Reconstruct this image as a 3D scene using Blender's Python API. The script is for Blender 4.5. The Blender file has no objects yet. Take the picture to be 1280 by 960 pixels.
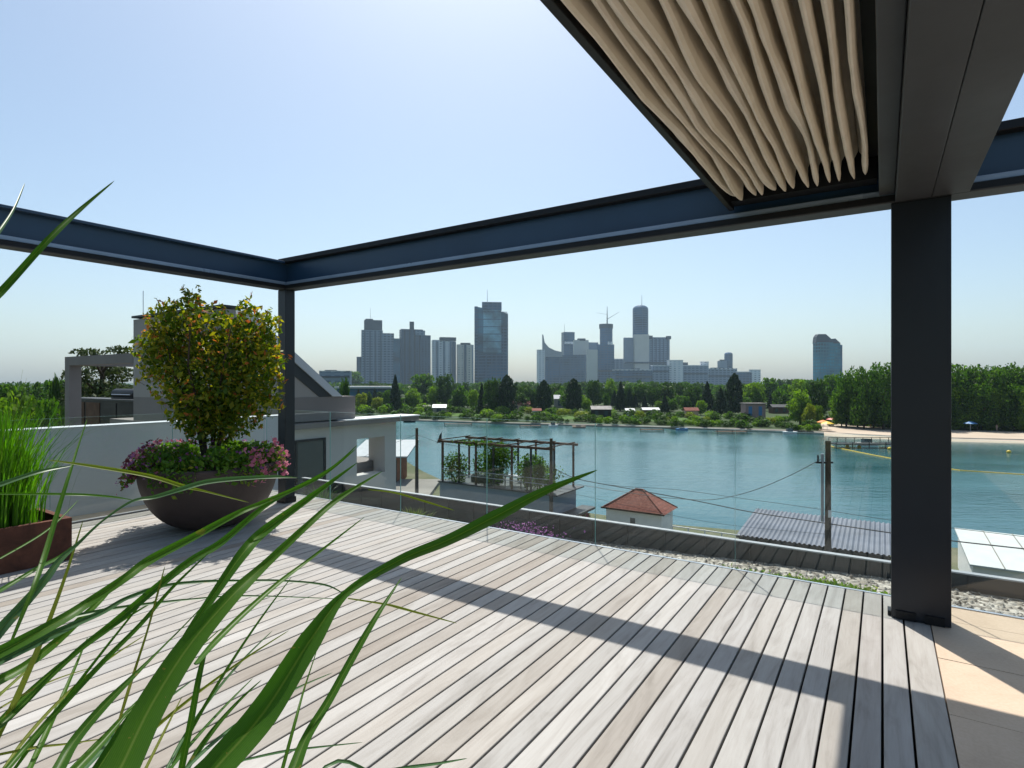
import bpy, math, random
import numpy as np
from mathutils import Vector, Matrix
random.seed(7); rng = np.random.default_rng(11)
sc = bpy.context.scene
COL = sc.collection
H = 1.6                      # eye height above the deck (m)
F = 712.0                    # focal length in photo pixels (1280 wide)
HZ = 477.0                   # horizon row
TH = math.atan(463.0/712.0)  # terrace turned against the view
S_, C_ = math.sin(TH), math.cos(TH)
WZ = -11.4                   # water level
R = math.radians

# ------------------------------------------------------------------ helpers
def lin(c):
    return tuple((x/12.92 if x <= .04045 else ((x+.055)/1.055)**2.4) for x in c)
def rgb(r, g, b): return lin((r/255., g/255., b/255.))
def tw(v, u, z=0.0):         # terrace frame -> world
    return (u*S_+v*C_, u*C_-v*S_, z)
def px(x, y, Y):             # sight line at depth Y
    return ((x-640)/F*Y, Y, H-(y-HZ)/F*Y)
def pz(x, y, z):             # sight line meets height z
    Y = (H-z)*F/(y-HZ); return ((x-640)/F*Y, Y, z)
def onv(x, y, v):            # sight line meets the terrace plane v=const -> (u,z)
    t = (x-640)/F; Y = v/(t*C_-S_); return (Y*(t*S_+C_), H-(y-HZ)/F*Y)
def onu(x, y, u):            # sight line meets u=const -> (v,z)
    t = (x-640)/F; Y = u/(t*S_+C_); return (Y*(t*C_-S_), H-(y-HZ)/F*Y)

class MB:
    def __init__(s): s.v=[]; s.f=[]; s.m=[]; s.n=0
    def add(s, vs, fs, mi=0):
        vs=[tuple(map(float,p)) for p in vs]
        s.v += vs; s.f += [tuple(i+s.n for i in f) for f in fs]
        s.m += [mi]*len(fs) if isinstance(mi,int) else list(mi); s.n += len(vs); return s
    def box(s, x0,x1,y0,y1,z0,z1, mi=0):
        vs=[(x0,y0,z0),(x1,y0,z0),(x1,y1,z0),(x0,y1,z0),(x0,y0,z1),(x1,y0,z1),(x1,y1,z1),(x0,y1,z1)]
        return s.add(vs,[(0,3,2,1),(4,5,6,7),(0,1,5,4),(1,2,6,5),(2,3,7,6),(3,0,4,7)],mi)
    def rbox(s, c, w, d, z0, z1, a, mi=0, taper=1.0):
        ca,sa=math.cos(a),math.sin(a); vs=[]
        for z,k in ((z0,1.0),(z1,taper)):
            for sx,sy in ((-1,-1),(1,-1),(1,1),(-1,1)):
                lx,ly=sx*w/2*k, sy*d/2*k
                vs.append((c[0]+lx*ca-ly*sa, c[1]+lx*sa+ly*ca, z))
        return s.add(vs,[(0,3,2,1),(4,5,6,7),(0,1,5,4),(1,2,6,5),(2,3,7,6),(3,0,4,7)],mi)
    def prism(s, poly, z0, z1, mi=0):        # poly in xy, ccw
        n=len(poly); vs=[(p[0],p[1],z0) for p in poly]+[(p[0],p[1],z1) for p in poly]
        fs=[tuple(reversed(range(n))),tuple(range(n,2*n))]+[(i,(i+1)%n,n+(i+1)%n,n+i) for i in range(n)]
        return s.add(vs,fs,mi)
    def slab(s, P3, off, mi=0):              # polygon in space given thickness off
        n=len(P3); o=Vector(off); vs=[tuple(p) for p in P3]+[tuple(Vector(p)+o) for p in P3]
        fs=[tuple(range(n)),tuple(reversed(range(n,2*n)))]+[(i,n+i,n+(i+1)%n,(i+1)%n) for i in range(n)]
        return s.add(vs,fs,mi)
    def tube(s, pts, r, n=8, mi=0, cap=True):
        pts=[Vector(p) for p in pts]; rs=r if isinstance(r,(list,tuple)) else [r]*len(pts)
        rings=[]; up=Vector((0,0,1))
        for i,p in enumerate(pts):
            d=(pts[min(i+1,len(pts)-1)]-pts[max(i-1,0)])
            if d.length<1e-9: d=Vector((0,0,1))
            d.normalize(); a=d.cross(up if abs(d.z)<.95 else Vector((1,0,0))).normalized(); b=d.cross(a)
            rings.append([p+(a*math.cos(2*math.pi*k/n)+b*math.sin(2*math.pi*k/n))*rs[i] for k in range(n)])
        vs=[q for rg in rings for q in rg]; fs=[]
        for i in range(len(rings)-1):
            for k in range(n):
                fs.append((i*n+k,i*n+(k+1)%n,(i+1)*n+(k+1)%n,(i+1)*n+k))
        if cap: fs+= [tuple(range(n)), tuple(reversed(range((len(rings)-1)*n,len(rings)*n)))]
        return s.add(vs,fs,mi)
    def lathe(s, prof, c=(0,0,0), n=48, mi=0):
        vs=[]; fs=[]
        for (r,z) in prof:
            for k in range(n):
                a=2*math.pi*k/n; vs.append((c[0]+r*math.cos(a),c[1]+r*math.sin(a),c[2]+z))
        for i in range(len(prof)-1):
            for k in range(n): fs.append((i*n+k,i*n+(k+1)%n,(i+1)*n+(k+1)%n,(i+1)*n+k))
        return s.add(vs,fs,mi)
    def quads(s, arr, mi=0):                 # arr (N,4,3)
        arr=np.asarray(arr); n=len(arr); vs=arr.reshape(-1,3)
        s.v += [tuple(p) for p in vs.tolist()]
        base=s.n+np.arange(n)*4
        s.f += [(b,b+1,b+2,b+3) for b in base.tolist()]
        s.m += [mi]*n if isinstance(mi,int) else list(mi); s.n += 4*n; return s
    def build(s, name, mats, parent=None, base=(0,0,0), T=False, smooth=False):
        b=np.array(base,float)
        me=bpy.data.meshes.new(name); vs=(np.array(s.v)-b)
        me.from_pydata(vs.tolist(),[],s.f)
        mats=mats if isinstance(mats,(list,tuple)) else [mats]
        for m in mats: me.materials.append(m)
        if len(mats)>1: me.polygons.foreach_set('material_index',s.m)
        if smooth: me.polygons.foreach_set('use_smooth',[True]*len(s.f))
        me.update()
        o=bpy.data.objects.new(name,me); COL.objects.link(o)
        if parent is not None:
            o.parent=parent; pb=OFF.get(parent.name,(0,0,0))
            o.location=tuple(b[i]-pb[i] for i in range(3)); OFF[o.name]=tuple(b)
        else:
            o.location=tw(*base) if T else base
            if T: o.rotation_euler=(0,0,-TH)
            OFF[o.name]=tuple(b)
        return o
OFF={}
def thing(name,label,cat,base=(0,0,0),T=False,group=None,kind=None):
    o=bpy.data.objects.new(name,None); COL.objects.link(o); o.empty_display_size=.2
    o.location=tw(*base) if T else base
    if T: o.rotation_euler=(0,0,-TH)
    OFF[o.name]=tuple(base)
    return tag(o,label,cat,group,kind)
def tag(o,label=None,cat=None,group=None,kind=None):
    if label: o['label']=label
    if cat: o['category']=cat
    if group: o['group']=group
    if kind: o['kind']=kind
    return o

# ------------------------------------------------------------------ materials
MATS={}
def nt(name):
    m=bpy.data.materials.new(name); m.use_nodes=True; t=m.node_tree; t.nodes.clear()
    out=t.nodes.new('ShaderNodeOutputMaterial'); return m,t,out
def N(t,ty,**k):
    n=t.nodes.new(ty)
    for a,b in k.items():
        if a in n.inputs.keys() if not hasattr(n,a) else False: n.inputs[a].default_value=b
        else: setattr(n,a,b)
    return n
def ramp(t,fac,stops,interp='LINEAR'):
    r=t.nodes.new('ShaderNodeValToRGB'); r.color_ramp.interpolation=interp
    e=r.color_ramp.elements
    while len(e)<len(stops): e.new(.5)
    for i,(p,c) in enumerate(stops): e[i].position=p; e[i].color=(*c,1)
    t.links.new(fac,r.inputs[0]); return r.outputs[0]
def mth(t,op,a,b=None,c=None):
    n=t.nodes.new('ShaderNodeMath'); n.operation=op
    for i,x in enumerate((a,b,c)):
        if x is None: continue
        if isinstance(x,(int,float)): n.inputs[i].default_value=x
        else: t.links.new(x,n.inputs[i])
    return n.outputs[0]
def mixc(t,fac,a,b,mode='MIX'):
    n=t.nodes.new('ShaderNodeMix'); n.data_type='RGBA'; n.blend_type=mode
    for i,x in ((0,fac),(6,a),(7,b)):
        if isinstance(x,(int,float)): n.inputs[i].default_value=x
        elif isinstance(x,tuple): n.inputs[i].default_value=(*x,1)
        else: t.links.new(x,n.inputs[i])
    return n.outputs[2]
def noise(t,scale,detail=4,vec=None,rough=.55,dist=0):
    n=t.nodes.new('ShaderNodeTexNoise'); n.inputs['Scale'].default_value=scale; n.inputs['Detail'].default_value=detail
    n.inputs['Roughness'].default_value=rough; n.inputs['Distortion'].default_value=dist
    if vec is not None: t.links.new(vec,n.inputs['Vector'])
    return n.outputs[0]
def objco(t,scale=(1,1,1),rot=0):
    c=t.nodes.new('ShaderNodeTexCoord'); m=t.nodes.new('ShaderNodeMapping'); m.inputs['Scale'].default_value=scale
    m.inputs['Rotation'].default_value=(0,0,rot)
    t.links.new(c.outputs['Object'],m.inputs['Vector']); return m.outputs[0]
def bsdf(t,out,col,rough=.6,metal=0,spec=.5,bump=None,bstr=.2,bdist=.01):
    p=t.nodes.new('ShaderNodeBsdfPrincipled')
    if isinstance(col,tuple): p.inputs['Base Color'].default_value=(*col,1)
    else: t.links.new(col,p.inputs['Base Color'])
    if isinstance(rough,(int,float)): p.inputs['Roughness'].default_value=rough
    else: t.links.new(rough,p.inputs['Roughness'])
    p.inputs['Metallic'].default_value=metal; p.inputs['Specular IOR Level'].default_value=spec
    if bump is not None:
        b=t.nodes.new('ShaderNodeBump'); b.inputs['Strength'].default_value=bstr; b.inputs['Distance'].default_value=bdist
        t.links.new(bump,b.inputs['Height']); t.links.new(b.outputs[0],p.inputs['Normal'])
    t.links.new(p.outputs[0],out.inputs['Surface']); return p
def plain(name,col,rough=.6,metal=0,var=.15,scale=3,spec=.5,bstr=.15,bscale=None):
    m,t,out=nt(name); co=objco(t)
    n=noise(t,scale,5,co)
    c=ramp(t,n,[(.3,tuple(x*(1-var) for x in col)),(.7,tuple(min(1,x*(1+var)) for x in col))])
    ro=mth(t,'MULTIPLY',rough,mth(t,'ADD',.65,mth(t,'MULTIPLY',noise(t,scale*.6,5,co,.65),.7)))
    bsdf(t,out,c,ro,metal,spec,noise(t,bscale or scale*8,3,co),bstr,.01); return m
def leafmat(name,stops,trans=.45,rough=.55,scale=.8,tint=(1.15,1.25,.35),veins=False):
    m,t,out=nt(name); g=t.nodes.new('ShaderNodeNewGeometry'); co=objco(t)
    n=noise(t,scale,2,co)
    f=mth(t,'ADD',mth(t,'MULTIPLY',g.outputs['Random Per Island'],.65),mth(t,'MULTIPLY',n,.35))
    c=ramp(t,f,stops)
    if veins:
        a=t.nodes.new('ShaderNodeAttribute'); a.attribute_name='across'; x=a.outputs['Fac']
        st=mth(t,'SINE',mth(t,'MULTIPLY',x,110.0)); mid=mth(t,'LESS_THAN',mth(t,'ABSOLUTE',mth(t,'SUBTRACT',x,.5)),.035)
        c=mixc(t,mth(t,'MULTIPLY',mth(t,'ADD',st,1.0),.16),c,(.015,.05,.008)); c=mixc(t,mth(t,'MULTIPLY',mid,.55),c,(.16,.22,.06))
        sp_=noise(t,45,3,co); c=mixc(t,mth(t,'MULTIPLY',mth(t,'GREATER_THAN',sp_,.70),.6),c,(.20,.15,.05))
    p=t.nodes.new('ShaderNodeBsdfPrincipled'); t.links.new(c,p.inputs['Base Color']); p.inputs['Roughness'].default_value=rough
    p.inputs['Specular IOR Level'].default_value=.22
    tr=t.nodes.new('ShaderNodeBsdfTranslucent')
    tc=mixc(t,1.0,c,tint,'MULTIPLY'); t.links.new(tc,tr.inputs['Color'])
    mx=t.nodes.new('ShaderNodeMixShader'); mx.inputs[0].default_value=trans
    t.links.new(p.outputs[0],mx.inputs[1]); t.links.new(tr.outputs[0],mx.inputs[2]); t.links.new(mx.outputs[0],out.inputs['Surface'])
    return m

def deckmat():
    m,t,out=nt('weathered_deck_wood'); g=t.nodes.new('ShaderNodeNewGeometry')
    r=g.outputs['Random Per Island']
    base=ramp(t,r,[(0,(.26,.235,.205)),(.15,(.295,.28,.255)),(.35,(.335,.328,.31)),(.55,(.315,.31,.298)),(.72,(.335,.315,.285)),(.86,(.375,.368,.35)),(1,(.285,.268,.25))])
    c=t.nodes.new('ShaderNodeTexCoord')
    off=t.nodes.new('ShaderNodeCombineXYZ'); t.links.new(mth(t,'MULTIPLY',r,37.0),off.inputs[0]); t.links.new(mth(t,'MULTIPLY',r,91.0),off.inputs[1])
    ad=t.nodes.new('ShaderNodeVectorMath'); ad.operation='ADD'; t.links.new(c.outputs['Object'],ad.inputs[0]); t.links.new(off.outputs[0],ad.inputs[1])
    mp=t.nodes.new('ShaderNodeMapping'); mp.inputs['Scale'].default_value=(28,1.3,1); t.links.new(ad.outputs[0],mp.inputs['Vector'])
    gr=noise(t,2.2,6,mp.outputs[0],.6,.8)
    mp2=t.nodes.new('ShaderNodeMapping'); mp2.inputs['Scale'].default_value=(5,.9,1); t.links.new(ad.outputs[0],mp2.inputs['Vector'])
    bl=noise(t,1.5,4,mp2.outputs[0],.6,1.5)
    k=ramp(t,gr,[(.3,(.90,.89,.88)),(.55,(1,1,1)),(.75,(1.0,1.0,1.0))])
    k2=ramp(t,bl,[(.28,(.76,.74,.72)),(.45,(.95,.94,.93)),(.65,(1.06,1.06,1.06))])
    c1=mixc(t,1.0,base,k,'MULTIPLY'); c2=mixc(t,1.0,c1,k2,'MULTIPLY')
    bsdf(t,out,c2,.75,0,.3,gr,.25,.004); return m
def stonemat():
    m,t,out=nt('beige_stone_tile'); co=objco(t)
    n=noise(t,2.5,6,co,.6,.5); n2=noise(t,60,3,co)
    c=ramp(t,n,[(.3,(.43,.32,.225)),(.5,(.50,.385,.275)),(.75,(.55,.43,.32))])
    c=mixc(t,.15,c,ramp(t,n2,[(.35,(.35,.27,.2)),(.65,(.6,.5,.4))]))
    bsdf(t,out,c,.7,0,.4,n2,.15,.003); return m
def watermat():
    m,t,out=nt('lake_water')
    co=objco(t,(1,1,1)); co2=objco(t,(.35,1.0,1),R(8)); co3=objco(t,(.012,.045,1),R(-6))
    n1=noise(t,.9,4,co2,.6,.3); n2=noise(t,3.5,3,co,.6); n3=noise(t,1.0,3,co3,.5,.6)
    h=mth(t,'ADD',mth(t,'MULTIPLY',n1,1.0),mth(t,'MULTIPLY',n2,.25))
    col=ramp(t,n3,[(.3,(.016,.07,.085)),(.7,(.05,.14,.16))])
    ro=ramp(t,n3,[(.35,(.06,.06,.06)),(.65,(.20,.20,.20))])
    p=bsdf(t,out,col,.1,0,.5,mth(t,'MULTIPLY',h,mth(t,'ADD',.25,mth(t,'MULTIPLY',n3,1.6))),.6,.10); p.inputs['IOR'].default_value=1.33
    t.links.new(ro,p.inputs['Roughness']); return m
def glassmat(name='balustrade_glass',tint=(.955,.985,.975)):
    m,t,out=nt(name)
    tr=t.nodes.new('ShaderNodeBsdfTransparent'); tr.inputs[0].default_value=(*tint,1)
    gl=t.nodes.new('ShaderNodeBsdfGlossy'); gl.inputs['Roughness'].default_value=.01; gl.inputs[0].default_value=(1,1,1,1)
    fr=t.nodes.new('ShaderNodeFresnel'); ge=t.nodes.new('ShaderNodeNewGeometry'); t.links.new(mth(t,'SUBTRACT',1.45,mth(t,'MULTIPLY',ge.outputs['Backfacing'],1.45-1/1.45)),fr.inputs[0])
    mx=t.nodes.new('ShaderNodeMixShader'); t.links.new(mth(t,'MULTIPLY',fr.outputs[0],.8),mx.inputs[0])
    t.links.new(tr.outputs[0],mx.inputs[1]); t.links.new(gl.outputs[0],mx.inputs[2]); t.links.new(mx.outputs[0],out.inputs['Surface']); return m
def facade(name,wall,glass,fh=3.5,fw=3.0,wz=.55,wx=.7,rough=.25,blotch=.0,metal=0.0):
    m,t,out=nt(name); c=t.nodes.new('ShaderNodeTexCoord'); sp=t.nodes.new('ShaderNodeSeparateXYZ'); t.links.new(c.outputs['Object'],sp.inputs[0])
    fz=mth(t,'FRACT',mth(t,'DIVIDE',sp.outputs[2],fh)); bz=mth(t,'LESS_THAN',fz,wz)
    fx=mth(t,'FRACT',mth(t,'DIVIDE',mth(t,'ADD',sp.outputs[0],mth(t,'MULTIPLY',sp.outputs[1],1.37)),fw)); bx=mth(t,'LESS_THAN',fx,wx)
    g=mth(t,'MULTIPLY',bz,bx)
    n=noise(t,.022,3,c.outputs['Object'],.55)
    gc=ramp(t,n,[(.38,tuple(x*.35 for x in glass)),(.62,tuple(x*2.0 for x in glass))])  # glass brightness varies in patches to imitate reflections
    col=mixc(t,g,wall,gc)
    ro=mth(t,'SUBTRACT',.7,mth(t,'MULTIPLY',g,.7-rough))
    bsdf(t,out,col,ro,metal,.3); return m
def gravelmat(name,cols,scale=22,bd=.03):
    m,t,out=nt(name); co=objco(t); v=t.nodes.new('ShaderNodeTexVoronoi'); v.inputs['Scale'].default_value=scale; t.links.new(co,v.inputs['Vector'])
    sp=t.nodes.new('ShaderNodeSeparateColor'); t.links.new(v.outputs['Color'],sp.inputs[0])
    c=ramp(t,sp.outputs[0],cols); h=mth(t,'SUBTRACT',1.0,v.outputs['Distance'])
    bsdf(t,out,c,.8,0,.3,h,.9,bd); return m
def ground_mat(name,a,b,c3,scale=.05):
    m,t,out=nt(name); co=objco(t); n=noise(t,scale,8,co,.65); n2=noise(t,scale*14,5,co,.6)
    c=ramp(t,n,[(.3,a),(.5,b),(.72,c3)]); c=mixc(t,.35,c,ramp(t,n2,[(.3,a),(.7,b)]))
    bsdf(t,out,c,.9,0,.2,n2,.4,.2); return m
def tilemat():
    m,t,out=nt('red_roof_tile'); co=objco(t)
    sp=t.nodes.new('ShaderNodeSeparateXYZ'); t.links.new(co,sp.inputs[0])
    w=mth(t,'FRACT',mth(t,'MULTIPLY',sp.outputs[2],7.0)); n=noise(t,5,5,co)
    c=ramp(t,n,[(.3,(.14,.045,.03)),(.55,(.21,.075,.055)),(.75,(.27,.11,.08))])
    c=mixc(t,mth(t,'MULTIPLY',mth(t,'LESS_THAN',w,.2),.5),c,(.07,.03,.025))
    bsdf(t,out,c,.8,0,.2,w,.5,.03); return m
def corten():
    m,t,out=nt('rusty_steel'); co=objco(t); n=noise(t,5,7,co,.7,.5); n2=noise(t,40,4,co)
    c=ramp(t,n,[(.25,(.05,.025,.018)),(.5,(.10,.042,.028)),(.75,(.17,.07,.045))])
    bsdf(t,out,c,.85,0,.2,n2,.3,.004); return m

M=dict(
 deck=deckmat(), stone=stonemat(), water=watermat(), glass=glassmat(),
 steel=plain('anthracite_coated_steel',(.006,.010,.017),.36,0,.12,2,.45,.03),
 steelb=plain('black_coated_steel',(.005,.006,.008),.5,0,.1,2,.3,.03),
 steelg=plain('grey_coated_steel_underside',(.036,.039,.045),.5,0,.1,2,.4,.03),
 web=plain('steel_web_sky_tint',(.014,.044,.092),.34,0,.1,2,.5,.03),  # navy base colour carries the sky reflected in the beam web
 lip=plain('strip_with_sky_glint',(.22,.29,.38),.3,.2,.1,3,.5,.02),  # pale colour stands in for the bright sky mirrored in the strip
 alu=plain('brushed_aluminium',(.55,.57,.6),.35,.8,.1,6,.5,.05),
 gedge=plain('green_glass_edge',(.22,.42,.40),.25,0,.1,6,.6,.02),
 subs=plain('deck_joist_black',(.012,.011,.010),.9,0,.2,4,.2,.1),
 conc=plain('grey_render_wall',(.30,.285,.27),.85,0,.07,1.2,.2,.2,30),
 concw=plain('white_parapet_render',(.46,.49,.52),.8,0,.06,.9,.2,.15,25),
 concl=plain('pale_render_wall',(.47,.47,.46),.85,0,.06,1.2,.2,.15,30),
 taupe=plain('taupe_render_wall',(.20,.185,.175),.85,0,.07,1.2,.2,.15,30),
 white=plain('white_paint',(.72,.72,.72),.6,0,.05,2,.4,.05),
 offw=plain('off_white_roof_sheet',(.48,.50,.49),.6,0,.08,1.0,.4,.1,8),
 slate=plain('dark_metal_sheet',(.028,.034,.038),.55,0,.15,1.2,.4,.08),
 slatew=plain('slate_coping',(.30,.32,.34),.5,.2,.1,2,.4,.05),
 brown=plain('brown_timber',(.10,.06,.04),.8,0,.25,3,.2,.4),
 brownl=plain('light_brown_timber',(.22,.14,.09),.8,0,.25,3,.2,.4),
 pole=plain('weathered_pole_timber',(.10,.085,.075),.85,0,.3,4,.2,.4),
 dark=plain('dark_void',(.01,.012,.014),.6,0,.1,2,.3,.02),
 wglass=plain('window_glass_dark',(.03,.05,.07),.08,0,.2,1,.8,.02),
 bowl=plain('bowl_fibreclay',(.058,.041,.036),.62,0,.15,5,.35,.15,60),
 soil=plain('potting_soil',(.03,.02,.014),.95,0,.3,20,.1,.6),
 rust=corten(), tile=tilemat(),
 grav=gravelmat('pale_gravel',[(0,(.13,.115,.10)),(.4,(.28,.26,.23)),(.7,(.42,.40,.36)),(1,(.20,.18,.15))]),
 land=ground_mat('shore_ground',(.02,.04,.012),(.035,.06,.018),(.07,.08,.04),.03),
 near=ground_mat('near_bank_ground',(.05,.07,.03),(.10,.11,.06),(.20,.18,.14),.15),
 sand=ground_mat('beach_sand',(.36,.29,.22),(.44,.37,.29),(.50,.43,.35),.08),
 quay=plain('concrete_quay',(.20,.19,.17),.85,0,.2,.3,.2,.2),
 lawn=ground_mat('lawn_green',(.035,.09,.012),(.06,.12,.02),(.08,.14,.03),.1),
 bark=plain('tree_bark',(.055,.042,.032),.9,0,.3,4,.2,.6),
 redm=plain('red_paint',(.45,.06,.04),.5,0,.1,3), yel=plain('yellow_plastic',(.65,.45,.03),.5,0,.1,3),
 oran=plain('orange_fabric',(.65,.22,.04),.7,0,.1,3), blu=plain('blue_plastic',(.06,.20,.42),.5,0,.1,3),
 peach=plain('peach_render',(.50,.34,.26),.8,0,.1,1), pink=plain('pinkish_render',(.32,.22,.20),.8,0,.1,1),
 wire=plain('black_cable',(.02,.02,.022),.6,0,.05,3),
)
def fabricmat():
    m,t,out=nt('beige_canopy_fabric'); co=objco(t,(1,1,1)); n=noise(t,9,5,co); w=noise(t,300,2,co)
    c=ramp(t,n,[(.3,(.74,.69,.60)),(.7,(.84,.79,.70))])
    p=t.nodes.new('ShaderNodeBsdfPrincipled'); t.links.new(c,p.inputs['Base Color']); p.inputs['Roughness'].default_value=.9; p.inputs['Specular IOR Level'].default_value=.1
    b=t.nodes.new('ShaderNodeBump'); b.inputs['Strength'].default_value=.3; b.inputs['Distance'].default_value=.006; t.links.new(n,b.inputs['Height']); t.links.new(b.outputs[0],p.inputs['Normal'])
    tr=t.nodes.new('ShaderNodeBsdfTranslucent'); tr.inputs[0].default_value=(.72,.64,.50,1)
    mx=t.nodes.new('ShaderNodeMixShader'); mx.inputs[0].default_value=.32
    t.links.new(p.outputs[0],mx.inputs[1]); t.links.new(tr.outputs[0],mx.inputs[2]); t.links.new(mx.outputs[0],out.inputs['Surface']); return m
M['fabric']=fabricmat()
L=dict(
 blade=leafmat('broad_grass_leaf',[(0,(.034,.10,.012)),(.5,(.05,.13,.014)),(1,(.09,.18,.02))],.42,.42,3,(1.1,1.5,.2),True),
 bladey=leafmat('yellow_grass_leaf',[(0,(.12,.17,.02)),(.5,(.16,.20,.03)),(1,(.20,.20,.05))],.45,.5,3),
 bladeb=leafmat('bluish_grass_leaf',[(0,(.05,.12,.05)),(.5,(.07,.15,.07)),(1,(.09,.17,.08))],.3,.38,3,(.9,1.2,.5),True),
 grass=leafmat('bright_planter_grass',[(0,(.05,.15,.01)),(.5,(.08,.21,.015)),(1,(.14,.28,.03))],.55,.5,2,(1.1,1.4,.2)),
 shrub=leafmat('glossy_shrub_leaf',[(0,(.035,.085,.010)),(.5,(.08,.15,.014)),(1,(.16,.21,.02))],.55,.35,3,(1.3,1.2,.25)),
 shruby=leafmat('golden_shrub_leaf',[(0,(.14,.21,.015)),(.5,(.26,.30,.025)),(1,(.44,.36,.05))],.6,.4,3,(1.3,1.1,.25)),
 shrubr=leafmat('coppery_young_leaf',[(0,(.32,.09,.03)),(.5,(.45,.17,.05)),(1,(.50,.26,.12))],.5,.4,3,(1.3,.9,.4)),
 bed=leafmat('bedding_leaf',[(0,(.04,.11,.012)),(.5,(.08,.18,.02)),(1,(.15,.26,.03))],.45,.5,3),
 purple=leafmat('purple_petal',[(0,(.16,.05,.18)),(.5,(.30,.11,.32)),(1,(.42,.18,.40))],.4,.6,3,(1,1,1)),
 pink=leafmat('pink_petal',[(0,(.35,.08,.16)),(.5,(.55,.16,.24)),(1,(.62,.28,.32))],.4,.6,3,(1,1,1)),
 wine=leafmat('wine_red_leaf',[(0,(.06,.02,.03)),(.5,(.12,.035,.05)),(1,(.18,.07,.08))],.4,.5,3,(1.2,.8,.8)),
 tree=leafmat('deciduous_leaf',[(0,(.02,.055,.006)),(.5,(.045,.11,.010)),(1,(.15,.25,.025))],.52,.6,.35,(1.1,1.3,.3)),
 treel=leafmat('light_deciduous_leaf',[(0,(.06,.13,.010)),(.5,(.12,.22,.018)),(1,(.20,.30,.03))],.5,.6,.35,(1.15,1.25,.3)),
 treed=leafmat('deep_green_leaf',[(0,(.02,.055,.008)),(.5,(.04,.095,.012)),(1,(.08,.14,.018))],.42,.6,.35,(1.1,1.2,.3)),
 conif=leafmat('conifer_needles',[(0,(.010,.026,.010)),(.5,(.020,.044,.014)),(1,(.036,.062,.02))],.15,.7,.4,(1,1.1,.5)),
 pine=leafmat('pine_needles',[(0,(.03,.05,.02)),(.5,(.055,.08,.035)),(1,(.09,.11,.05))],.25,.7,1.0,(1,1.1,.5)),
 yellow=leafmat('yellow_green_leaf',[(0,(.10,.15,.01)),(.5,(.18,.23,.02)),(1,(.27,.29,.04))],.4,.6,.5),
)

# ------------------------------------------------------------------ leaf tools
def leaf_quads(P, size, aspect=.5, jit=.35, up=None):
    P=np.asarray(P,float); n=len(P)
    d=rng.normal(size=(n,3)); 
    if up is not None: d=d*(1-up)+np.array([0,0,1.])*up
    d/=np.linalg.norm(d,axis=1)[:,None]+1e-9
    a=rng.normal(size=(n,3)); s=np.cross(d,a); s/=np.linalg.norm(s,axis=1)[:,None]+1e-9
    L_=size*(1+jit*rng.normal(size=n)).clip(.4,2)[:,None]
    w=L_*aspect
    return np.stack([P-d*L_*.5, P+s*w*.5-d*L_*.05, P+d*L_*.5, P-s*w*.5-d*L_*.05],1)
def blob_points(blobs,n,shell=.55):
    vol=np.array([b[3]*b[4]*b[5] for b in blobs])**.75; vol/=vol.sum()
    k=rng.choice(len(blobs),size=n,p=vol); B=np.array(blobs)[k]
    d=rng.normal(size=(n,3)); d/=np.linalg.norm(d,axis=1)[:,None]
    r=(shell+(1-shell)*rng.random(n)**.7)*(1+.07*rng.normal(size=n))
    return B[:,:3]+d*r[:,None]*B[:,3:6]

# ================================================================== SETTING
DZ0=-.012
# deck boards ------------------------------------------------------
v1=.264; v0=-7.66; u0,u1=-3.0,5.09; pitch=.1192; gap=.011
mb=MB(); v=v1; k=0
while v>v0+.03:
    w=pitch-gap
    if k==0: va=v-.150+gap; nv=v-.150
    else: va=v-w; nv=v-pitch
    # butt joints at irregular places
    cuts=[u0]+([random.uniform(u0+.6,u1-1.2)] if random.random()<.4 else [])+[u1]
    for a,b in zip(cuts[:-1],cuts[1:]):
        if b-a<.25: continue
        vb=v-(0 if k==0 else 0)
        z=random.uniform(-.0012,.0012); e=.0025; g=.0015
        a2=a+g; b2=b-g
        vs=[(va,a2,-.025),(vb,a2,-.025),(vb,b2,-.025),(va,b2,-.025),
            (va,a2,z-e),(vb,a2,z-e),(vb,b2,z-e),(va,b2,z-e),
            (va+e,a2+e,z),(vb-e,a2+e,z),(vb-e,b2-e,z),(va+e,b2-e,z)]
        fs=[(0,1,5,4),(1,2,6,5),(2,3,7,6),(3,0,4,7),(4,5,9,8),(5,6,10,9),(6,7,11,10),(7,4,8,11),(8,9,10,11)]
        mb.add(vs,fs)
    v=nv; k+=1
mb.build('deck',M['deck'],T=True,base=(0,0,0))
tag(bpy.data.objects['deck'],kind='structure')
mb=MB(); mb.box(v0,v1,u0,u1,-.14,-.045); s=mb.build('deck_substructure',M['subs'],T=True); tag(s,kind='structure')
# stone tiles
mb=MB(); tv=.6; 
uu=[5.02-.01]
us=[5.085]; 
for j in (2.573*H,):
    pass
uj=[5.085,4.785,4.117,3.448,2.78,2.11,1.44,.77,.10,-.57,-1.24,-1.9,-2.6,-3.0]
for i in range(len(uj)-1):
    for c in range(8):
        a=v1+.006+c*.9; mb.box(a,a+.895,uj[i+1],uj[i]-.006,-.06,random.uniform(-.001,.001))
o=mb.build('stone_paving',M['stone'],T=True); tag(o,kind='structure')
mb=MB(); mb.box(v1,7.5,u0,5.09,-.14,-.07); o=mb.build('paving_bed',M['subs'],T=True); tag(o,kind='structure')
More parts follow.
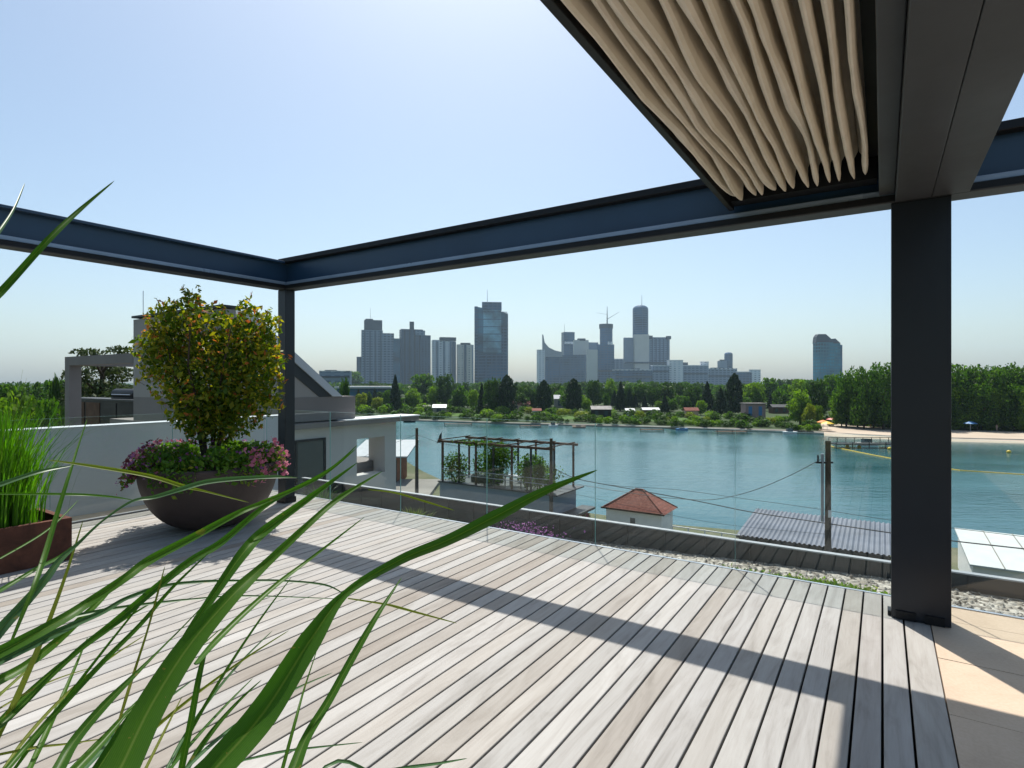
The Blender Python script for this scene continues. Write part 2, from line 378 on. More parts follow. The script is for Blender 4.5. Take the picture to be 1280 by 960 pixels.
# terrace building mass under the deck, gravel strip, roof parapet
PU=3.79*H; GZ=-.5
def gz(v): return -.156+max(-.3,.038*min(v,0))
mb=MB(); mb.box(-8.1,7.6,-4,5.0,-9.6,-.15); mb.box(-8.1,7.6,5.0,PU+.05,-9.6,GZ-.05)
o=mb.build('terrace_building',M['conc'],T=True,base=(0,0,-9.6)); tag(o,'grey lower storeys of the roof terrace building under the deck','building')
mb=MB()
gx=np.linspace(-8.0,7.5,260); gy=np.linspace(5.11,PU-.002,22); hh=rng.random((260,22))*.014
vs=[(x,y,gz(x)+float(hh[i,j])) for i,x in enumerate(gx) for j,y in enumerate(gy)]
fs=[(i*22+j,(i+1)*22+j,(i+1)*22+j+1,i*22+j+1) for i in range(259) for j in range(21)]
mb.add(vs,fs)
ps=rng.random((5200,2)); n=0                      # loose pebbles
for a,b in ps:
    x=-8+15.5*a; y=5.13+(PU-5.17)*b; r=random.uniform(.009,.02); zc=gz(x)+.012
    q=[(x-r,y,zc),(x,y-r*.8,zc),(x+r,y,zc),(x,y+r*.8,zc),(x,y,zc+r*.9)]
    mb.add(q,[(0,1,4),(1,2,4),(2,3,4),(3,0,4)])
o=mb.build('gravel_strip',M['grav'],T=True); tag(o,'strip of pale round gravel between the deck edge and the dark parapet','gravel',kind='stuff')
P=thing('roof_parapet','low dark metal clad parapet with pale coping beyond the gravel strip','parapet',(-.5,PU,GZ),T=True)
mb=MB(); mb.box(-8.1,7.6,PU,PU+.06,-1.2,-.012)
x=-8.0
while x<7.5: mb.box(x,x+.012,PU-.012,PU,-.47,-.013); x+=.43
mb.build('cladding',M['slate'],P)
mb=MB(); mb.box(-8.12,7.62,PU-.015,PU+.05,-.012,.0); mb.build('coping',M['slatew'],P)

# glass balustrade -------------------------------------------------
GU=3.204*H; GH=1.19
B=thing('glass_balustrade','frameless clear glass balustrade along the lake edge of the deck','balustrade',(-.5,GU,0),T=True)
mb=MB(); mb.box(-7.72,7.0,5.092,5.118,-.16,.004); mb.box(-7.72,7.0,5.14,5.165,-.16,-.02); mb.build('base_channel',M['alu'],B)
j=-.66*H; js=[j+i*1.304 for i in range(-5,7)]
js=[-7.70]+[x for x in js if x>-7.4]
def panel(mb,a,b,c,d,z0,z1):
    vs=[(a,c,z0),(b,c,z0),(b,d,z0),(a,d,z0),(a,c,z1),(b,c,z1),(b,d,z1),(a,d,z1)]
    fs=[(0,3,2,1),(4,5,6,7),(0,1,5,4),(1,2,6,5),(2,3,7,6),(3,0,4,7)]
    big_y=(b-a)>(d-c)
    mi=[1,1,0,1,0,1] if big_y else [1,1,1,0,1,0]
    mb.add(vs,fs,mi)
for a,b in zip(js[:-1],js[1:]):
    mb=MB(); panel(mb,a+.002,b-.002,GU-.005,GU+.005,-.1,GH); mb.build('glass_panel',[M['glass'],M['gedge']],B)
B2=thing('glass_balustrade','frameless clear glass balustrade in front of the white parapet on the left','balustrade',(-7.72,2,0),T=True)
uu=[5.11,3.8,2.5,1.2,-.1,-1.4,-2.7]
for a,b in zip(uu[1:],uu[:-1]):
    mb=MB(); panel(mb,-7.737,-7.727,a+.002,b-.002,-.1,GH); mb.build('glass_panel',[M['glass'],M['gedge']],B2)
mb=MB(); mb.box(-7.76,-7.70,-3,5.088,-.16,.004); mb.build('base_channel',M['alu'],B2)
# white parapet behind left glass
mb=MB(); mb.box(-8.45,-8.2,-4,5.9,-3,1.04)
W=thing('white_parapet','white rendered parapet wall behind the left glass panels','wall',(-8.3,1,0),T=True)
mb.build('wall',M['concw'],W); mb=MB(); mb.box(-8.46,-8.19,-4,5.91,1.04,1.052); mb.build('coping',M['concw'],W)
mb=MB(); mb.box(-8.2,-7.76,-4,5.0,-.15,-.03); o=mb.build('ledge',M['stone'],T=True); tag(o,kind='structure')

# ================================================================== PERGOLA
PB=2.9*H; ZB=1.757*H; ZT=2.015*H
PG=thing('pergola','anthracite steel pergola frame standing over the timber deck','pergola',(0,PB,0),T=True)
def bevel(o,w=.004):
    m=o.modifiers.new('b','BEVEL'); m.width=w; m.segments=2; m.limit_method='ANGLE'; return o
mb=MB(); mb.box(.05,.375,PB,PB+.15,.004,ZB-.001); po=bevel(mb.build('post',M['steel'],PG))
mb=MB(); mb.box(.075,.185,PB-.012,PB-.001,.004,.06); mb.box(.235,.34,PB-.012,PB-.001,.004,.06)
mb.box(.03,.049,PB+.03,PB+.12,.004,.035); mb.build('base_bracket',M['steelb'],po)
mb=MB(); mb.box(.05,.375,PB-.002,PB-.0005,ZB-.012,ZB-.006); mb.build('joint_line',M['steelb'],po)
mb=MB(); a0,a1=-4.2*H,-4.1*H; mb.box(a0,a1,PB,PB+.09*H,.004,ZB-.001); pl=bevel(mb.build('post',M['steel'],PG))
mb=MB(); mb.box(a0-.012,a1+.012,PB-.012,PB+.156,.005,.075); mb.build('base_sleeve',M['steelb'],pl)
# front beam: lower flange, strip, web, upper flange
x0,x1=a0,7.6
def beam_along_v(name,x0,x1,parent):
    b=thing_part=None
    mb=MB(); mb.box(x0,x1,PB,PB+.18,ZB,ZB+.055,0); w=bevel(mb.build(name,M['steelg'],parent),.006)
    mb=MB(); mb.box(x0,x1,PB-.003,PB-.0004,ZB+.010,ZB+.054,0); mb.build('fascia',M['steelb'],w)
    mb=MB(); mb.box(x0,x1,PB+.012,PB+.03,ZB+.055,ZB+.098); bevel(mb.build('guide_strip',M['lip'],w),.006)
    mb=MB(); mb.box(x0,x1,PB+.08,PB+.095,ZB+.055,ZT-.06); mb.build('web',M['web'],w)
    mb=MB(); mb.box(x0,x1,PB-.002,PB+.18,ZT-.06,ZT); bevel(mb.build('upper_flange',M['steelb'],w),.006)
beam_along_v('front_beam',x0,x1,PG)
# left beam along u at v a0..; inner face a1
def beam_along_u(name,y0,y1,parent):
    mb=MB(); mb.box(a1-.18,a1,y0,y1,ZB,ZB+.055); w=bevel(mb.build(name,M['steelg'],parent),.006)
    mb=MB(); mb.box(a1+.0004,a1+.003,y0,y1-.001,ZB+.010,ZB+.054); mb.build('fascia',M['steelb'],w)
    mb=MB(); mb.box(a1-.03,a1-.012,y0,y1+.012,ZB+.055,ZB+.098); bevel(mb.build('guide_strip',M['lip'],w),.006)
    mb=MB(); mb.box(a1-.095,a1-.08,y0,y1+.08,ZB+.055,ZT-.075); mb.build('web',M['web'],w)
    mb=MB(); mb.box(a1-.18,a1,y0,y1-.003,ZT-.075,ZT-.045); bevel(mb.build('upper_flange',M['web'],w),.006)
beam_along_u('side_beam',-3.2,PB-.001,PG)
# twin cross beam
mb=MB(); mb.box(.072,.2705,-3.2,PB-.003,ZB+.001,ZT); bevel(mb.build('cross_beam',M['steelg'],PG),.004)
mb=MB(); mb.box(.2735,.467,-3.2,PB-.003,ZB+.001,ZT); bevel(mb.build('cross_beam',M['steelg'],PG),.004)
mb=MB(); mb.box(a0-.1,7.6,-3.4,-3.21,ZB,ZT); mb.build('rear_beam',M['steel'],PG)
for vv in (a0,.05):
    mb=MB(); mb.box(vv,vv+.15,-3.38,-3.22,.0,ZB-.001); mb.build('post',M['steel'],PG)

# ---- folded canopy
CN=thing('folded_canopy','beige fabric roof canopy gathered into hanging folds beside the cross beam','canopy',(-.5,2,2.94),T=True)
nf=13; p=.0685; vs0=-.955
ends=4.40; steps=170; us=np.linspace(-2.6,ends,steps)
prof=[(-.50,.245),(-.46,.21),(-.14,.16),(-.18,.09),(-.245,.045),(-.20,.010),(-.06,-.003),(.06,-.003),(.20,.010),(.245,.045),(.18,.09),(.14,.16),(.46,.21)]
def pnoise(seed,xs,step):
    r=np.random.default_rng(seed); g=r.normal(size=60); return np.interp(xs,np.arange(60)*step-3,g)
cols=[]; 
for i in range(nf):
    wob=.0085*pnoise(100+i,us,.75)+.0025*pnoise(300+i,us,.3)+.004*pnoise(7,us,1.0); wid=1.0+.30*np.abs(pnoise(500+i,us,.38))-.12; dz=.012*pnoise(800+i,us,.5)
    endf=np.clip((ends-us)/.30,0,1)
    for j,(a,b) in enumerate(prof):
        t=max(0,1-b/.2)
        vv=vs0+p*(i+.5)+a*p*(1+(wid-1)*t*(abs(a)>0))*np.where(True,(.45+.55*endf**.6) if b<.1 else 1,1)+wob*t
        tw2=.4*np.sin(0)
        zz=2.910+b+dz*t+(1-endf)**2*.03*t
        cols.append(np.stack([vv,us,zz],1))
cols=np.array(cols); nc=len(cols)
mb=MB(); vsx=cols.reshape(-1,3)
fs=[(i*steps+k,(i+1)*steps+k,(i+1)*steps+k+1,i*steps+k+1) for i in range(nc-1) for k in range(steps-1)]
mb.add(vsx.tolist(),fs); fab=mb.build('fabric',M['fabric'],CN,smooth=False)
mb=MB(); mb.box(-1.0,-.962,-2.7,PB-.005,2.925,3.16); bevel(mb.build('leading_bar',M['steelb'],CN),.004)
mb=MB(); mb.box(-1.14,-1.115,-2.7,PB-.004,3.14,3.20); mb.build('edge_trim',M['brown'],CN)
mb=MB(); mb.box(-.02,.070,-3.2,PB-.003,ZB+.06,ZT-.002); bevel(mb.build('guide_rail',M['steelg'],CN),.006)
mb=MB(); mb.box(-.10,-.022,-3.0,PB-.003,3.10,ZT-.01); mb.build('rail_box',M['steelb'],CN)
mb=MB(); mb.box(-.96,-.03,4.50,PB-.003,2.955,3.16); mb.build('end_rail',M['steelb'],CN)
mb=MB(); mb.box(-1.11,-.105,-2.7,PB-.004,3.165,3.18); mb.build('added_shade_sheet',M['steelb'],CN)  # sheet added over the folds to close the bright gap in their shadow

# ================================================================== PLANTERS
# bowl with shrub
bc=(-3.36,6.35,0)
PT=thing('bowl_planter','large dark brown half sphere bowl planter standing by the corner post','planter',bc)
prof=[(.0,.0),(.16,.0),(.22,.012)]
for i in range(1,22):
    a=i/21*math.pi/2*.93; prof.append((.20+.51*math.sin(a)**.9,.74-.73*math.cos(a)**.92 if i<21 else .72))
prof=[(0,0),(.17,0)]+[(.17+.53*math.sin(a),.70*(1-math.cos(a)**.95)+.002) for a in np.linspace(.05,math.pi/2-.06,20)]
zt=prof[-1][1]; prof+=[(.705,zt+.03),(.695,zt+.045),(.665,zt+.045),(.66,zt+.02),(.655,zt-.05)]
mb=MB(); mb.lathe(prof,bc,64); mb.build('bowl',M['bowl'],PT,smooth=True)
mb=MB(); mb.lathe([(.66,zt-.02),(.3,zt+.0),(0.001,zt+.02)],bc,40); mb.build('soil',M['soil'],PT)
SH=thing('shrub','round shrub with coppery young leaves growing in the bowl planter','shrub',(bc[0],bc[1],zt))
cb=[( .0,0,1.55,.50,.46,.44),(-.42,.02,1.72,.36,.36,.36),(-.20,0,2.18,.42,.38,.36),(.12,.05,1.98,.42,.38,.40),(.42,0,1.80,.36,.36,.40),(-.55,0,1.92,.30,.30,.32),
    (.62,0,1.78,.24,.26,.42),(.46,.05,2.18,.26,.28,.30),(-.45,0,2.28,.28,.28,.24),(.0,0,1.32,.34,.32,.30),(.30,0,1.40,.38,.34,.30),(-.74,.0,2.0,.18,.2,.16),(.66,0,1.42,.20,.22,.26),
    (-.24,0,2.52,.10,.1,.12),(.42,0,2.42,.10,.1,.13),(.72,0,2.22,.12,.12,.14)]
cb=[(bc[0]+b[0]*.93,bc[1]+b[1],b[2],b[3]*.95,b[4]*.95,b[5]*.96) for b in cb]
cb+=[(bc[0],bc[1],1.12,.30,.28,.24),(bc[0]+.22,bc[1],1.2,.3,.28,.26),(bc[0]-.2,bc[1],1.28,.26,.26,.24)]
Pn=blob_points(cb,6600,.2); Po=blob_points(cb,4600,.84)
# sprigs: short upright twigs with leaf rosettes at the outline
sprig=[]; tips=blob_points(cb,230,1.0)
cen=np.array([bc[0],bc[1],1.85])
mbt=MB()
for q in tips:
    d=(q-cen); d/=np.linalg.norm(d)+1e-9; d=d*.6+np.array([0,0,.6]); L0=random.uniform(.03,.13)
    for k in range(9):
        sprig.append(q+d*L0*(k/8)+rng.normal(size=3)*.012)
    mbt.tube([tuple(q-d*.10),tuple(q+d*L0)],.002,4)
sprig=np.array(sprig)
mb=MB()
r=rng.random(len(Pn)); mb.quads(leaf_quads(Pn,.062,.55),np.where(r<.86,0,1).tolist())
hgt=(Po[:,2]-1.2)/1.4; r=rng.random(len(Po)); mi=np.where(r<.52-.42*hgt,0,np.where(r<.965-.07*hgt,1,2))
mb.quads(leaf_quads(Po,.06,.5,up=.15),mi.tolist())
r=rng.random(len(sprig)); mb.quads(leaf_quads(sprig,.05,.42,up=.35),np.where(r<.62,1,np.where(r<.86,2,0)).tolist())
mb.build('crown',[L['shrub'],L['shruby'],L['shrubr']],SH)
for a in range(7):
    an=a*.9; mbt.tube([(bc[0]+.05*math.cos(an),bc[1]+.05*math.sin(an),zt),(bc[0]+.14*math.cos(an),bc[1]+.12*math.sin(an),1.15),(bc[0]+.40*math.cos(an),bc[1]+.3*math.sin(an),1.75),(bc[0]+.5*math.cos(an+.2),bc[1]+.4*math.sin(an),2.2)],[.024,.018,.011,.004],7)
mbt.build('trunk',M['bark'],SH)
# bedding flowers round the rim
BD=thing('bedding_plants','trailing green bedding plants with purple and pink flowers ringing the bowl','bedding plants',(bc[0],bc[1],zt))
def ring(n,r0,r1,z0,z1,a0=0,a1=6.283):
    a=rng.uniform(a0,a1,n); rr=rng.uniform(r0,r1,n)*(1+.06*np.sin(a*7)+.05*np.sin(a*13+1)); z=rng.uniform(z0,z1,n)
    z=z-np.clip(rr-.66,0,1)*.9+.05*np.sin(a*5)+.03*np.sin(a*11)
    return np.stack([bc[0]+rr*np.cos(a),bc[1]+rr*np.sin(a),zt+z],1)
mb=MB(); g=ring(8000,.25,.76,-.02,.20)
mb.quads(leaf_quads(g,.048,.6),(rng.random(len(g))<.12).astype(int).tolist())
mb.build('foliage',[L['bed'],L['yellow']],BD)
mb=MB()
g=ring(1300,.58,.80,-.02,.27,2.3,4.2); r=rng.random(len(g)); mb.quads(leaf_quads(g,.04,.6),np.where(r<.6,1,np.where(r<.85,0,2)).tolist())
g=ring(460,.3,.78,.05,.24); r=rng.random(len(g)); mb.quads(leaf_quads(g,.034,.8),np.where(r<.7,0,2).tolist())
g=ring(300,.62,.80,.02,.26,-.6,.5); mb.quads(leaf_quads(g,.042,.7),2)
mb.build('flower',[L['purple'],L['wine'],L['pink']],BD)

# rusty steel trough with tall grass
TRv,TRu=-6.12,2.14
TRf=thing('steel_trough','low rusty steel trough planter holding tall grass at the left edge','planter',(TRv-.35,.6,0),T=True)
mb=MB(); x0,x1,y0,y1=TRv-.74,TRv,-1.1,TRu
mb.box(x0,x1,y0,y0+.02,.0,.37); mb.box(x0,x1,y1-.02,y1,.0,.37); mb.box(x0,x0+.02,y0+.02,y1-.02,0,.37); mb.box(x1-.02,x1,y0+.02,y1-.02,0,.37)
mb.box(x0-.0,x1,y0,y0+.05,.37,.376); mb.box(x0,x1,y1-.05,y1,.37,.376); mb.box(x1-.05,x1,y0+.05,y1-.05,.37,.376); mb.box(x0,x0+.05,y0+.05,y1-.05,.37,.376)
mb.build('trough',M['rust'],TRf)
mb=MB(); mb.box(x0+.02,x1-.02,y0+.02,y1-.02,.02,.30); mb.build('soil',M['soil'],TRf)
def grass_tuft(mb,cx,cy,z0,n,h,spread,w,lean=.3,mi=0,mi2=None,p2=0):
    for i in range(n):
        a=random.uniform(0,6.283); r=abs(random.gauss(0,spread)); bx,by=cx+r*math.cos(a)*.6,cy+r*math.sin(a)*.6
        hh=h*random.uniform(.55,1.05); ln=lean*hh*random.uniform(.1,1.2)*(.4+r/spread*.5); a2=a+random.uniform(-.6,.6)
        ww=w*random.uniform(.6,1.3); sa=random.uniform(0,3.14); pts=[]
        m=5
        for k in range(m+1):
            s=k/m; x=bx+ln*s**2*math.cos(a2); y=by+ln*s**2*math.sin(a2); z=z0+hh*(s-.18*s**3*(ln/hh+.2)*2)
            q=ww*(1-s**2.2)*.5+.0004
            pts.append(((x-q*math.cos(sa),y-q*math.sin(sa),z),(x+q*math.cos(sa),y+q*math.sin(sa),z)))
        vs=[p_ for pr in pts for p_ in pr]; fs=[(2*k,2*k+1,2*k+3,2*k+2) for k in range(m)]
        mb.add(vs,fs,mi2 if (mi2 is not None and random.random()<p2) else mi)
ci=0
for cy,hh,lab in ((1.72,1.24,'tall bright green grass clump at the near visible end of the steel trough'),(.85,1.2,'tall green grass clump in the middle of the steel trough'),(.05,1.15,'green grass clump at the hidden far left of the steel trough')):
    mb=MB(); grass_tuft(mb,TRv-.36,cy,.30,900 if ci==0 else 600,hh,.24,.011,.34,0,1,.1)
    # wispy seed stems
    mb2=MB()
    G=thing('tall_grass',lab,'grass plant',(TRv-.36,cy,.30),T=True,group='grass clumps in the steel trough')
    mb.build('leaves',[L['grass'],L['bed']],G)
    for i in range(7):
        a=random.uniform(0,6.28); mb2.tube([(TRv-.36,cy,.35),(TRv-.36+.1*math.cos(a),cy+.1*math.sin(a),1.1),(TRv-.36+.2*math.cos(a),cy+.2*math.sin(a),1.62+random.uniform(-.1,.12))],[.0015,.0012,.0006],4)
    mb2.build('seed_stem',L['bladey'],G); ci+=1

# small plants on the gravel
def smallplant(name,label,cat,v,u,n,h,spread,w,mats,p2=.2):
    mb=MB(); grass_tuft(mb,v,u,gz(v)+.005,n,h,spread,w,.9,0,1,p2)
    o=mb.build(name,mats,T=True,base=(v,u,gz(v))); tag(o,label,cat)
vv,_=onu(505,650,5.6); smallplant('sedge_tuft','yellow green sedge tuft on the gravel beside the house corner','plant',vv+.2,5.55,420,.34,.16,.007,[L['bladey'],L['grass']])
vv,_=onu(402,600,5.5); smallplant('wild_plant','thin bluish weedy plant on the gravel near the corner post','plant',vv,5.5,160,.62,.12,.008,[L['bladeb'],L['bed']])
mb=MB(); vv,_=onu(660,665,5.5)
grass_tuft(mb,vv,5.5,gz(vv),260,.20,.2,.006,.8,0); q=np.array([(vv+random.gauss(0,.22),5.5+random.gauss(0,.1),gz(vv)+random.uniform(.1,.27)) for _ in range(420)])
mb.quads(leaf_quads(q,.022,.7),1); o=mb.build('lavender_plant',[L['bladeb'],L['purple']],T=True,base=(vv,5.5,gz(vv))); tag(o,'low purple flowering lavender plant on the gravel behind the glass','plant')
for i,(x,y,nn,lab) in enumerate([(950,716,300,'small green sedum mat, left of three on the gravel by the big post'),(995,724,420,'flat long sedum mat, middle of three on the gravel by the big post'),(1045,729,520,'bright green sedum mound nearest the big post on the gravel'),(790,690,220,'yellowish sedum patch on the gravel above the red roofed hut')]):
    vv,_=onu(x,y,5.45); mb=MB(); q=np.array([(vv+random.gauss(0,.17),5.42+random.gauss(0,.08),gz(vv)+.02+abs(random.gauss(0,.022))) for _ in range(nn*6)])
    mb.quads(leaf_quads(q,.03,.6),(rng.random(len(q))<.3).astype(int).tolist()); o=mb.build('sedum_plant',[L['treel'],L['yellow']],T=True,base=(vv,5.42,gz(vv))); tag(o,lab,'plant',group='sedum mats on the gravel')

# ================================================================== FOREGROUND BROAD GRASS
BL=thing('broad_leaf_grass','large broad leaved ornamental grass arching over the deck in the near left corner','grass plant',(-.55,.42,.5))
ACR=[]
def ribbon(mb,pts,w,d0,d1,base=None,mi=0,fold=.42,twist=0.0):
    # pts photo pixels from root to tip; w = list of widths (px)
    P=[];Wd=[]; n=len(pts)
    ws=w if isinstance(w,(list,tuple)) else [w]*n
    if len(ws)!=n: ws=list(np.interp(np.linspace(0,1,n),np.linspace(0,1,len(ws)),ws))
    for i,(x,y) in enumerate(pts):
        s=i/(n-1); d=d0+(d1-d0)*s; P.append(np.array(px(x,y,d))); Wd.append(ws[i]*d/F)
    if base is not None:
        b=np.array(base,float); t0=P[0]-P[1]; t0/=np.linalg.norm(t0); ex=P[0]+t0*.10; ex2=ex*.6+b*.4+t0*.04
        P=[b,ex2,ex]+P; Wd=[Wd[0]*.5,Wd[0]*.8,Wd[0]]+Wd
    # smooth by Catmull-Rom
    Q=[];QW=[]
    for i in range(len(P)-1):
        p0=P[max(i-1,0)];p1=P[i];p2=P[i+1];p3=P[min(i+2,len(P)-1)]
        for k in range(6):
            t=k/6; Q.append(.5*((2*p1)+(-p0+p2)*t+(2*p0-5*p1+4*p2-p3)*t*t+(-p0+3*p1-3*p2+p3)*t**3)); QW.append(Wd[i]*(1-t)+Wd[i+1]*t)
    Q.append(P[-1]);QW.append(Wd[-1]*.3)
    vs=[];cam=np.array([0,0,H])
    for i,q in enumerate(Q):
        d=Q[min(i+1,len(Q)-1)]-Q[max(i-1,0)]; d/=np.linalg.norm(d)+1e-9
        view=q-cam; view/=np.linalg.norm(view)
        s=np.cross(d,view); s/=np.linalg.norm(s)+1e-9
        nrm=np.cross(s,d); s2=s*math.cos(.45)+nrm*math.sin(.45)     # blades are inclined, not facing the viewer
        hw=QW[i]*.39/math.cos(.45)
        vs+=[q-s2*hw, q-s2*hw*.45+nrm*hw*fold*.8, q+nrm*hw*fold*1.15, q+s2*hw*.45+nrm*hw*fold*.8, q+s2*hw]
        ACR.extend([0,.28,.5,.72,1])
    fs=[(5*i+j,5*i+j+1,5*i+j+6,5*i+j+5) for i in range(len(Q)-1) for j in range(4)]
    mb.add(vs,fs,mi)
b1=(-.42,.45,.5); b2=(-.70,.42,.5)
mb=MB()
X=[ # pts, widths, d0,d1, base, mat
 ([(268,962),(330,890),(388,800),(432,742),(500,700),(560,675),(620,645),(680,614),(748,587)],[50,48,36,12,15,17,20,13,1],.62,.95,b1,0),
 ([(150,962),(190,880),(238,805),(290,745),(331,706),(387,654),(425,622),(478,589)],[54,46,36,24,14,10,8,1],.60,.95,b1,0),
 ([(120,965),(160,905),(205,845),(232,797),(271,738),(305,690),(331,663),(387,622),(447,578)],[18,18,15,11,14,18,16,10,1],.75,1.1,b2,0),
 ([(245,830),(271,800),(310,762),(350,727),(387,699),(456,646)],[7,10,9,7,5,1],.7,1.05,None,0),
 ([(226,965),(238,905),(248,850),(256,815)],[10,10,9,6],.7,.75,b1,0),
 ([(-40,840),(0,788),(28,757),(56,725),(75,700),(97,680),(127,652),(164,627),(194,621),(230,610),(260,602),(299,598),(342,596),(372,597)],[18,17,15,12,9,5,3,4,6,8,8,7,5,1],.8,1.1,b2,2),
 ([(15,800),(42,734),(55,697),(69,650),(85,598),(97,560),(109,524)],[4,7,8,7,5,3,1],.8,1.1,None,0),
 ([(-20,750),(0,738),(47,710),(82,691),(128,652)],[7,7,6,5,1],.8,1.1,None,0),
 ([(-30,830),(37,796),(81,772),(112,752),(157,722),(187,700),(240,672),(294,643),(331,627),(400,596),(446,560)],[20,18,16,14,13,14,12,9,7,5,1],.75,1.1,b2,0),
 ([(-20,925),(0,907),(28,881),(62,847),(99,812),(142,779),(202,729),(240,700),(275,679),(312,648),(344,624),(410,588),(447,556)],[9,10,9,7,9,12,12,12,11,9,7,4,1],.75,1.15,b2,0),
 ([(8,962),(37,928),(75,885),(131,825),(176,780),(215,735),(262,690)],[9,9,9,8,7,5,1],.75,1.0,b2,0),
 ([(71,965),(94,925),(131,881),(169,843),(200,812),(232,780),(272,738)],[19,16,13,7,3,2,1],.7,.95,b2,0),
 ([(140,935),(148,905),(159,868),(169,836),(184,789),(197,742),(206,708)],[4,4,5,4,3,3,1],.8,.95,None,1),
 ([(-20,840),(0,826),(56,798),(94,780),(130,764),(160,747),(206,732),(256,727),(305,726),(350,726),(406,731),(432,744)],[12,13,14,10,8,6,5,5,4,4,3,1],.8,1.1,b2,2),
 ([(0,812),(50,786),(94,770),(160,758),(240,749),(312,745),(430,749)],[4,6,6,5,3,3,1],.8,1.1,None,2),
 ([(-15,862),(0,850),(32,832),(66,806),(105,770),(131,745),(150,722)],[14,15,14,13,10,6,1],.78,1.0,b2,0),
 ([(-10,880),(0,868),(30,841),(62,810),(88,786)],[5,5,4,3,1],.8,1.0,None,1),
 ([(-5,944),(45,934),(82,930),(141,922)],[4,4,3,1],.8,.95,None,1),
 ([(-5,888),(37,864),(75,847),(113,835)],[3,3,2,1],.8,.95,None,1),
 ([(92,965),(130,925),(160,890)],[14,10,2],.7,.8,b1,0),
 ([(366,965),(384,920),(412,874),(440,823),(466,778),(485,748),(502,722)],[20,15,13,12,9,5,1],.7,.95,b1,0),
 ([(352,965),(369,902),(380,862),(396,813)],[6,5,3,1],.72,.85,b1,0),
 ([(296,952),(350,940),(387,935),(453,928)],[3,4,3,1],.72,.9,None,2),
 ([(470,966),(511,959),(549,954),(584,948)],[5,5,4,1],.72,.85,b1,2),
 ([(-40,402),(0,366),(60,300),(100,262),(143,226)],[10,11,9,6,1],.6,.8,(-.75,.4,1.2),0),
 ([(-30,330),(0,288),(18,260),(31,229)],[6,5,3,1],.65,.8,None,2),
 ([(60,575),(118,583),(187,595),(230,608),(256,614),(311,628)],[1,5,6,6,3,1],.95,1.1,None,1),
 ([(-5,617),(94,618),(140,621),(166,625)],[3,4,3,1],.95,1.1,None,0),
 ([(-10,609),(47,590),(90,582)],[8,6,1],.9,1.0,None,2),
 ([(435,748),(480,755),(497,759),(530,768),(571,779)],[2,3,4,3,1],.9,1.05,None,1),
 ([(460,612),(494,616),(535,628),(568,638)],[1,3,3,1],1.0,1.1,None,1),
 ([(0,698),(60,662),(98,625)],[3,3,1],.9,1.1,None,0),
 ([(180,965),(205,915),(228,870)],[5,4,1],.75,.85,None,1),
]
rb=random.Random(9)
for i in range(16):
    x0=rb.uniform(-20,240); y0=966 if x0>0 else rb.uniform(840,960); L0=rb.uniform(150,330); a=rb.uniform(.75,1.15); cv=rb.uniform(-.25,.12)
    pts=[(x0+L0*s*math.cos(a+cv*s),y0-L0*s*math.sin(a+cv*s)) for s in (0,.2,.4,.6,.8,1)]
    X.append((pts,[5,6,5,4,3,1] if i%3 else [8,9,8,6,4,1],rb.uniform(.75,.9),rb.uniform(.95,1.1),b2 if x0<110 else b1,rb.choice([0,0,0,1,2])))
for pts,w,d0,d1,base,mi in X: ribbon(mb,pts,w,d0,d1,base,mi)
o=mb.build('leaves',[L['blade'],L['bladey'],L['bladeb']],BL,smooth=True)
at=o.data.attributes.new('across','FLOAT','POINT'); at.data.foreach_set('value',ACR)
mb=MB(); mb.lathe([(0,0),(.24,0),(.30,.42),(.31,.46),(.28,.46),(.27,.42),(0.001,.41)],(-.56,.30,0),32); mb.build('pot',M['bowl'],BL,smooth=True)

# ================================================================== NEIGHBOUR HOUSE (left)
NH=thing('neighbour_house','taupe rendered neighbouring house with sloping roof edge and open loggia by the lake','house',(-9.8,6,-9.4),T=True)
HV=-9.8
# side wall along u, lower storey with the loggia opening
o1=onv(446,549,HV); o2=onv(481,547,HV); ob=onv(463,593,HV); we=onv(495,560,HV)
zt_=.655; za=o1[1]; zb=ob[1]; ua=o1[0]; ub=o2[0]; ue=we[0]
mb=MB(); t=.35; ur0=onv(446,497,HV)[0]-.1
mb.box(HV-t,HV,5.9,ua,-9.4,zt_); mb.box(HV-t,HV,ua,ub,-9.4,zb); mb.box(HV-t,HV,ua,ub,za,zt_); mb.box(HV-t,HV,ub,ue,-9.4,zt_)
mb.box(HV-5,HV-t,5.9,7.3,-9.4,zt_); mb.box(HV-5,HV-t,ub+.1,ue,-9.4,zb-.3); mb.box(HV-t-.3,HV-t,ub+.1,ue,zb-.3,zt_)
mb.build('wall',M['concl'],NH)
mb=MB(); mb.box(HV-5,HV+.18,5.9,ur0,zt_,zt_+.10); mb.box(HV-.42,HV+.18,ur0,onv(517,525,HV)[0],zt_,zt_+.10); mb.build('roof_slab',M['taupe'],NH)
mb=MB(); mb.box(HV-.44,HV+.2,ue-1.7,onv(517,525,HV)[0]+.02,zt_+.10,zt_+.125); mb.build('coping',M['white'],NH)
# blue-ish door glass recess
d1=onv(371,557,HV)[0]; d2=onv(404,557,HV)[0]
mb=MB(); mb.box(HV-.02,HV+.012,d1,d2,-1.4,.38); w_=mb.build('window',M['wglass'],NH)
mb=MB(); 
for a,b,c,d in ((d1-.05,d1,-1.4,.43),(d2,d2+.05,-1.4,.43),(d1,d2,.38,.43)): mb.box(HV-.01,HV+.03,a,b,c,d)
mb.build('frame',M['steelb'],w_)
